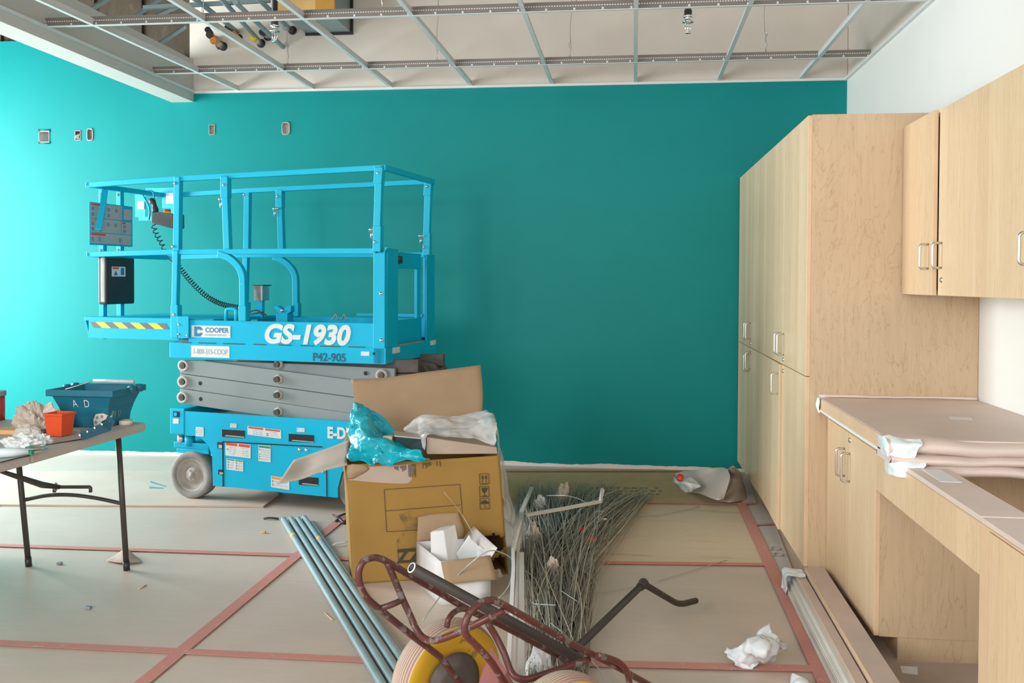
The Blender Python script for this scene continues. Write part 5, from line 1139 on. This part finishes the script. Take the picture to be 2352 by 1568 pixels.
# ------------------------------------------------------------------ grey conduits on the floor
cps = [((651, 1200), (868, 1568), .0168, 'leftmost of the five blue-grey conduits, with a yellow tape band', .14, 0), ((668, 1199), (896, 1568), .0168, 'second blue-grey conduit from the left in the floor bundle', 0, 0), ((684, 1199), (923, 1568), .0168, 'middle blue-grey conduit of the floor bundle', 0, 0),
       ((698.5, 1196), (950, 1568), .0168, 'fourth blue-grey conduit, with a tape band round it', .18, 0), ((716, 1206), (956, 1560), .0125, 'thinner shorter blue-grey conduit nearest the cardboard box', 0, 0)]
for p, q_, r_, l, band, _ in cps:
    a, b = fl(*p), fl(*q_); a.z = b.z = r_+.001; b = a+(b-a)*1.13
    t = thing('conduit_pipe', (a+b)/2-Vector((0, 0, r_)), l, 'conduit', 'conduits on the floor'); d_ = (b-a).normalized()
    MB().sweep([a, b], r_, 20, cap=False).sweep([a, b], r_*.86, 20, cap=False).build('pipe', M_conduit, t)
    if band: MB().sweep([a+d_*(b-a).length*band, a+d_*((b-a).length*band+.045)], r_*1.04, 20).build('tape_band', simple('yellow_band', (.62, .46, .17), .5), t)
# ================================================================== TUBULAR CART
AX = Vector((.73, -.69, 0)).normalized()
def CP(x, y, c): return pl(x, y, AX*c, AX)
def cpath(pts, c, n=5): return smoothpath([CP(*(p[:2]), p[2] if len(p) > 2 else c) for p in pts], n)
W1 = CP(1026, 1620, -2.275); W1.z = .186; W2 = W1+AX*.50
cart = thing('tube_cart', Vector(((W1.x+W2.x)/2, (W1.y+W2.y)/2, 0)), 'rusty red tubular hand cart with yellow wheels and beige tyres in the foreground', 'cart')
RT = .0096
CF, CN = -2.185, -1.90
far = [(1090, 1612), (1035, 1540), (1010, 1508), (940, 1454), (880, 1405), (845, 1375), (828, 1345), (824, 1315), (833, 1291), (852, 1281), (872, 1282), (893, 1292), (940, 1320), (1000, 1355), (1078, 1401), (1137, 1428), (1210, 1466), (1283, 1506), (1313, 1518)]
MB().sweep(cpath(far, CF), RT, 14).build('side_frame', M_rust, cart)
near = [(1185, 1610), (1150, 1553), (1124, 1514), (1088, 1476), (1072, 1460), (1067, 1440), (1076, 1412), (1096, 1390), (1115, 1380), (1135, 1379), (1157, 1389), (1210, 1419), (1270, 1453), (1333, 1488), (1372, 1508), (1430, 1538), (1490, 1572), (1560, 1610)]
MB().sweep(cpath(near, CN), RT, 14).build('side_frame', M_rust, cart)
MB().sweep(cpath([(1372, 1505), (1400, 1512), (1424, 1523), (1440, 1543), (1446, 1575), (1447, 1610)], CN+.02), RT, 14).build('end_loop', M_rust, cart)
lerp = lambda u: CF+(CN-CF)*u
MB().sweep(cpath([(889, 1291, CF), (905, 1328, lerp(.02)), (923, 1371, lerp(.06)), (945, 1420, lerp(.12)), (957, 1446, lerp(.2)), (972, 1464, lerp(.3)), (994, 1471, lerp(.42)), (1025, 1463, lerp(.55)), (1070, 1444, lerp(.72)), (1120, 1420, lerp(.9)), (1158, 1402, CN)], 0, 4), RT, 14).build('cross_tube', M_rust, cart)
MB().sweep(cpath([(876, 1396, CF), (900, 1388, CF+.02), (924, 1377, lerp(.07))], 0), RT*.9, 12).build('link_tube', M_rust, cart)
MB().sweep(cpath([(1120, 1430, lerp(.45)), (1140, 1463, lerp(.5)), (1158, 1500, lerp(.6)), (1172, 1538, lerp(.68)), (1186, 1555, lerp(.75)), (1208, 1560, lerp(.8)), (1240, 1551, lerp(.86)), (1300, 1532, lerp(.94)), (1354, 1514, CN)], 0, 4), RT, 14).build('cross_tube', M_rust, cart)
MB().sweep(cpath([(1026, 1440, CF+.06), (1031, 1420, CF+.06), (1044, 1405, CF+.05), (1062, 1398, CF+.03), (1080, 1402, CF+.01)], 0), RT*.85, 12).build('small_hoop', M_rust, cart)
MB().sweep(cpath([(1283, 1508, CF), (1300, 1530, lerp(.3)), (1318, 1560, lerp(.4)), (1330, 1600, lerp(.45))], 0), RT*.8, 12).build('stay_tube', M_rust, cart)
MB().prism([CP(1128, 1490, lerp(.40)), CP(1165, 1545, lerp(.55)), CP(1200, 1610, lerp(.6)), CP(1080, 1640, lerp(.35)), CP(1108, 1540, lerp(.35))], (0, 0, .004)).build('deck_plate', M_redplate, cart)
M_groove = simple('brown_groove', (.33, .21, .16), .8)  # tread grooves coloured a darker brown than the tyre
def cwheel(c, lab):
    R_ = .186; wt = .042
    pr = [(R_*.70, wt*.7)]; 
    pr += [(R_*.80, wt*1.05), (R_*.90, wt*1.05)]
    n_ = 11
    for k in range(n_):
        u = 1-2*(k+.5)/n_; rr = R_*(1-.085*abs(u)**2.4)
        pr += [(rr, wt*(u+.065)), (rr, wt*(u-.055)), (rr-.004, wt*(u-.062)), (rr-.004, wt*(u-.09))]
    pr += [(R_*.90, -wt*1.05), (R_*.80, -wt*1.05), (R_*.70, -wt*.7)]
    q = MB().lathe(c, AX, pr, 72)
    L_ = len(pr)-1; q.mi = [1 if (i % L_) >= 3 and (i % L_-3) % 4 in (1, 2, 3) and (i % L_) < L_-3 else 0 for i in range(len(q.mi))]
    w_ = q.build('wheel', [M_tyreb, M_groove], cart)
    rim = MB().lathe(c, AX, [(R_*.93, wt*1.0), (R_*.90, wt*1.08), (R_*.78, wt*1.12), (R_*.62, wt*1.02), (R_*.52, wt*.9), (R_*.50, wt*.5), (R_*.50, -wt*.5), (R_*.52, -wt*.9), (R_*.78, -wt*1.12), (R_*.93, -wt)], 60).build('rim', M_yrim, w_)
    MB().lathe(c, AX, [(.001, wt*1.30), (R_*.30, wt*1.28), (R_*.38, wt*1.2), (R_*.42, wt*1.0), (R_*.52, wt*.85), (R_*.52, wt*.3), (.001, wt*.3)], 40).build('hub', M_hub, w_)
    MB().lathe(c, AX, [(.001, -wt*1.25), (R_*.38, -wt*1.2), (R_*.52, -wt*.85), (R_*.52, -wt*.3), (.001, -wt*.3)], 40).build('hub', M_hub, w_)
cwheel(W1, 0); cwheel(W2, 1)
MB().cyl(W1-AX*.03, W2+AX*.03, .011, 14).build('axle', M_leg, cart)
pp = MB(); a, b = CP(945, 1303, lerp(.30)), CP(1330, 1512, lerp(.42)); d_ = (b-a).normalized()
pp.sweep([a, b], .0145, 20, cap=False); pp.sweep([a, b], .0112, 20, cap=False); pp.lathe(a, d_, [(.0112, 0), (.0145, 0)], 20)
po_ = tag(pp.build('steel_pipe', M_pipe), 'dark open-ended steel pipe lying across the cart between its side frames', 'pipe')
MB().lathe(a-d_*.0006, d_, [(.0114, 0), (.0148, 0), (.0148, .002)], 20).build('cut_end', M_decal, po_, loc=a-wloc(po_))
# crank handle
s0 = CP(1318, 1494, -2.08); s1 = CP(1478, 1340, -2.41); s2 = CP(1560, 1389, -2.50); s3 = CP(1598, 1379, -2.535)
crank = thing('crank_handle', Vector((s1.x, s1.y, 0)), 'dark cranked steel handle reaching right from the cart over the plywood sheet', 'crank handle')
MB().cyl(s0, s1, .013, 14).build('long_arm', M_pipe, crank); q = MB(); q.ball(s1, .021, 8); q.cyl(s1+(s0-s1).normalized()*.045, s1, .0165, 12); q.build('joint', M_pipe, crank)
MB().sweep(arc([s1, s2, s3], .07, 7), .0125, 14).ball(s3, .0125, 6).build('grip_arm', M_pipe, crank)
# ================================================================== WIRE PILE
rnd = random.Random(11); q = MB()
def gz(px, py):   # height of the pile at a floor position
    return .0
NW = 760
for k in range(NW):
    u = rnd.random()
    if k % 9 == 0: b = (rnd.uniform(1225, 1345), rnd.uniform(1290, 1420)); tt = (rnd.uniform(1430, 1500), rnd.uniform(1136, 1150))
    elif k % 3 == 0: b = (rnd.uniform(1215, 1340), rnd.uniform(1470, 1600)); tt = (rnd.uniform(1190, 1330), rnd.uniform(1250, 1400))
    else: b = (rnd.uniform(1205, 1348), rnd.uniform(1340, 1590)); tt = (rnd.uniform(1188, 1425), rnd.uniform(1112, 1185))
    if k % 9 == 0: b = (1225+(tt[0]-1430)*1.2, b[1])
    q.cur = rnd.choice((0, 0, 1, 2)); h = abs(rnd.gauss(.0, .045))+.006; h = min(h, .13)
    A = fl(*b); B = fl(*tt); n_ = (B-A).cross(Vector((0, 0, 1))).normalized(); cv = rnd.gauss(0, .03)
    pts = []
    for i in range(7):
        s = i/6; p = A.lerp(B, s); dome = math.sin(PI*min(1, max(0, .1+s*.8)))
        p += n_*cv*math.sin(PI*s)+Vector((0, 0, .004+h*(.25+.75*dome)+rnd.gauss(0, .004)))
        pts.append(Vector((p.x, p.y, max(.007, p.z))))
    q.sweep(pts, rnd.choice((.0014, .0017, .0022)), 4, cap=False)
tag(q.build('wire_pile', [M_wire, simple('dull_wire', (.28, .275, .23), .5, .3), simple('khaki_wire', (.50, .475, .38), .5, .1)]), 'long heap of thin grey hanger wires spilling across the floor beside the box', 'wire pile', None, 'stuff')
def loose(px, zs, label, r=.0022, mat=M_wirel, nm='loose_wire', grp='loose wires near the pile'):
    P = [fl(x, y, z) for (x, y), z in zip(px, zs)]; tag(MB().sweep(smoothpath(P, 6), r, 6).build(nm, mat), label, 'wire', grp)
loose([(969, 1427), (1035, 1338), (1085, 1290), (1112, 1270), (1135, 1264), (1165, 1275), (1177, 1290), (1172, 1335), (1160, 1358), (1145, 1374)], [.02, .1, .2, .235, .24, .2, .17, .13, .1, .08], 'white looped wire arching over the white carton', .0028)
loose([(1020, 1130), (1060, 1180), (1095, 1240), (1112, 1262)], [.50, .40, .30, .25], 'thin pale string hanging down the large box front', .0009)
loose([(1285, 1354), (1322, 1378), (1361, 1404)], [.10, .07, .015], 'bright straight wire sticking out toward the plywood from the heap', .0022)
loose([(1217, 1374), (1224, 1385), (1250, 1388), (1277, 1389)], [.13, .13, .13, .13], 'short bright wire with a hooked end on top of the heap')
loose([(1251, 1354), (1259, 1398), (1263, 1440)], [.12, .13, .12], 'bright upright wire crossing the hooked one on the heap')
loose([(1234, 1360), (1240, 1404)], [.13, .13], 'short bright wire beside the hooked one on the heap')
loose([(1264, 1430), (1303, 1462), (1380, 1540), (1420, 1590)], [.1, .06, .02, .012], 'long pale wire passing under the cart frame end', .002)
loose([(1290, 1355), (1380, 1358), (1440, 1350), (1475, 1342)], [.05, .02, .014, .012], 'thin dull wire on the floor toward the crank joint', .0016, M_wire)
loose([(1500, 1338), (1580, 1313), (1670, 1286)], [.012, .012, .012], 'thin straight wire on the plywood beyond the crank', .0018, M_wire)
loose([(1400, 1172), (1480, 1184), (1540, 1178), (1608, 1162)], [.03, .012, .012, .012], 'thin curved wire on the plywood near the wall paper', .0018, M_wire)
loose([(1340, 1260), (1358, 1330), (1360, 1400), (1350, 1560)], [.02, .015, .012, .012], 'dull curved wire bounding the heap on its plywood side', .003, M_wire)
loose([(1255, 1138), (1300, 1138), (1335, 1148), (1355, 1165)], [.16, .19, .17, .12], 'bright arched wire at the far end of the heap', .0024)
loose([(1228, 1148), (1245, 1165)], [.14, .12], 'short bright wire at the far end of the heap', .003)
# white metal trim lengths
def trimlen(px, zs, w_, label, th=.0025):
    P = [fl(x, y, z) for (x, y), z in zip(px, zs)]
    o = MB().sq(P, w_, h=th, up=(0, 0, 1)); mt_ = M_whitecard if 'bright pale' in label else M_strip; off_ = Vector((w_*.45, 0, -w_*.35)); o.sq([p+off_ for p in P], th, h=w_*.7, up=(0, 0, 1))
    tag(o.build('metal_trim', mt_), label, 'metal trim', 'pale metal trim lengths')
trimlen([(1221, 1118), (1198, 1172), (1196, 1190), (1180, 1258)], [.10, .18, .2, .2], .02, 'dull bent trim length reaching the far end of the wire heap')
trimlen([(1196, 1195), (1178, 1262), (1179, 1300), (1164, 1600)], [.2, .2, .19, .10], .015, 'bright pale trim length running down beside the large box')
trimlen([(1200, 1200), (1190, 1262), (1188, 1320), (1177, 1600)], [.16, .15, .13, .06], .012, 'greyish trim length lying between two paler ones')
trimlen([(1198, 1268), (1198, 1400), (1196, 1600)], [.15, .14, .12], .022, 'broad beige trim length on the wire heap, straight and square ended')
trimlen([(1206, 1180), (1290, 1166), (1378, 1149), (1383, 1121)], [.20, .18, .16, .24], .020, 'kinked trim length lying crosswise over the wire heap')
# tufts, scraps and bits
for px, s, m_, l, sd in (((1226, 1255), (.05, .06, .13), M_fluff, 'beige insulation tuft beside the trim lengths on the heap', 31), ((1272, 1340), (.04, .035, .13), M_bagw, 'pale torn paper scrap in the middle of the wire heap', 33),
                     ((1294, 1150), (.05, .06, .12), M_fluff, 'grey-white tuft at the far end of the wire heap', 35), ((1240, 1548), (.05, .06, .12), M_filmw, 'crumpled white plastic scrap under the cart frame', 37), ((1240, 1172), (.05, .05, .10), M_filmw, 'bluish plastic scrap by the bent trim length', 39)):
    lump(fl(*px), *s, m_, 'torn_scrap', l, 'scrap', sd, .24)
for px, m_, l in (((1334, 1222), M_red, 'red connector in the wire heap, farther one'), ((1358, 1246), M_red, 'red connector at the plywood side of the wire heap'), ((1382, 1200), M_chrome, 'shiny clip at the plywood side of the wire heap'), ((1375, 1182), M_chrome, 'small shiny clip above the other clip')):
    c = fl(px[0], px[1], .055); o = MB(); o.box(c+Vector((-.011, -.012, .004)), c+Vector((.012, .012, .026))); o.cyl(c+Vector((-.024, 0, .015)), c+Vector((.028, .014, .015)), .008, 10); tag(o.build('small_fitting', m_, bevel=.004), l, 'fitting')
q = MB(); P = lambda x, y, z=.006: fl(x, y, z)
q.sheet([[P(1674, 1494, .03), P(1700, 1490, .05), P(1730, 1470, .07), P(1768, 1444, .11)], [P(1680, 1512, .02), P(1712, 1500, .07), P(1752, 1480, .12), P(1788, 1462, .10)], [P(1688, 1530, .008), P(1722, 1518, .03), P(1764, 1500, .09), P(1803, 1478, .05)], [P(1690, 1533, .008), P(1735, 1532, .008), P(1776, 1518, .02), P(1782, 1496, .02)]], 30, 30, .03, 15, 3, False, fold=.03)
tag(q.build('foam_wrap', M_filmw, solid=.001), 'crumpled white foam wrap on the floor near the tape crossing', 'foam wrap')
q = MB(); q.sheet([[P(1815, 1550, .03), P(1840, 1552, .05), P(1862, 1568, .03)], [P(1812, 1572, .01), P(1840, 1580, .03), P(1880, 1600, .01)]], 16, 16, .012, 16, 5, False); tag(q.build('foam_wrap', M_filmw, solid=.001), 'corner of white foam wrap at the bottom picture edge', 'foam wrap')
q = MB(); q.sheet([[P(282, 1262, .03), P(290, 1258, .035), P(298, 1264, .03)], [P(262, 1276, .012), P(288, 1274, .035), P(314, 1280, .014)], [P(242, 1287, .006), P(285, 1292, .012), P(325, 1290, .006)]], 14, 14, .003, 9, 3); tag(q.build('paper_scrap', M_cardpale, solid=.001), 'curved pale paper scrap on the floor behind the table leg', 'paper')
q = MB(); q.sheet([[P(1550, 1085, .03), P(1600, 1078, .16), P(1655, 1072, .20), P(1672, 1078, .20)], [P(1556, 1100, .01), P(1600, 1100, .10), P(1645, 1095, .15), P(1676, 1100, .16)], [P(1578, 1130, .006), P(1610, 1135, .04), P(1645, 1148, .05), P(1662, 1146, .05)]], 20, 24, .006, 5, 2); tag(q.build('paper_curl', M_greypap, solid=.0015), 'large curled sheet of floor paper under the plastic wrapper near the corner', 'floor paper')
q = MB(); q.sheet([[P(1668, 1080, .16), P(1685, 1070, .26), P(1700, 1085, .12)], [P(1680, 1110, .10), P(1700, 1105, .10), P(1712, 1120, .03)], [P(1650, 1152, .01), P(1680, 1154, .02), P(1714, 1146, .006)]], 18, 18, .006, 5, 7); tag(q.build('paper_curl', M_cardpale, solid=.0015), 'paler curled paper sheet against the tall cabinet foot', 'floor paper')
q = MB(); q.sheet([[P(1546, 1096, .10), P(1570, 1094, .14), P(1590, 1096, .14)], [P(1552, 1112, .08), P(1578, 1110, .13), P(1608, 1112, .12)], [P(1572, 1130, .05), P(1588, 1130, .07), P(1596, 1126, .08)]], 16, 16, .012, 14, 4); tag(q.build('plastic_wrapper', M_filmw, solid=.001), 'clear plastic wrapper lying on the curled floor paper', 'wrapper')
c = fl(1561, 1099, .145); tag(MB().lathe(c, (.2, -.6, .7), [(.001, 0), (.022, 0), (.022, .022), (.001, .022)], 16).build('red_cap', M_red), 'small red cap on the clear plastic wrapper', 'cap')
q = MB()
q.sweep(smoothpath([P(765, 1182, .01), P(775, 1186, .012), P(786, 1182, .02), P(797, 1178, .01)], 5), .006, 6); q.sweep(smoothpath([P(770, 1198, .008), P(780, 1192, .02), P(790, 1200, .01), P(798, 1195, .012)], 5), .009, 6); tag(q.build('black_scrap', M_black), 'tangled black strap scrap beside the cardboard box', 'scrap')
tag(MB().sweep(smoothpath([P(606, 1190, .006), P(620, 1189, .012), P(640, 1191, .006)], 5), .006, 6).build('black_scrap', M_black), 'small black strap scrap on the floor beside the conduit ends', 'scrap')
tag(MB().sweep(smoothpath([P(764, 1252, .01), P(775, 1247, .015), P(797, 1244, .012)], 5), .005, 6).build('plastic_tie', M_filmw), 'pale plastic tie on the floor beside the cardboard box', 'tie')
for (px, l) in (((605, 1224), 'tiny yellow bit on the floor before the lift'), ((137, 1296), 'tiny dark chip on the floor between the table legs'), ((203, 1398), 'tiny dark chip on the open floor below the table')):
    c = fl(*px); tag(MB().box(c+Vector((-.012, -.01, .0005)), c+Vector((.012, .01, .012))).build('floor_chip', M_ylw if 'yellow' in l else M_ink, bevel=.003), l, 'chip')
tag(MB().sweep([P(745, 1406, .003), P(763, 1423, .003)], .003, 5).build('wood_sliver', M_edgel), 'thin wood sliver on the floor beside the conduits', 'sliver')
tag(MB().sweep([P(318, 1352, .003), P(336, 1343, .003)], .003, 5).build('wood_sliver', M_edge), 'thin brown sliver on the floor right of the table leg', 'sliver')
q = MB()
for a, b in (((345, 1106), (382, 1117)), ((343, 1119), (375, 1121))): q.prism([P(a[0], a[1]-2, .0126), P(b[0], b[1]-1, .0126), P(b[0], b[1]+1, .0126), P(a[0], a[1]+2, .0126)], (0, 0, .0006))
tag(q.build('paint_smear', simple('teal_smear', (.10, .33, .31), .6)), 'teal paint smear on the hardboard beside the lift wheel', 'paint smear')
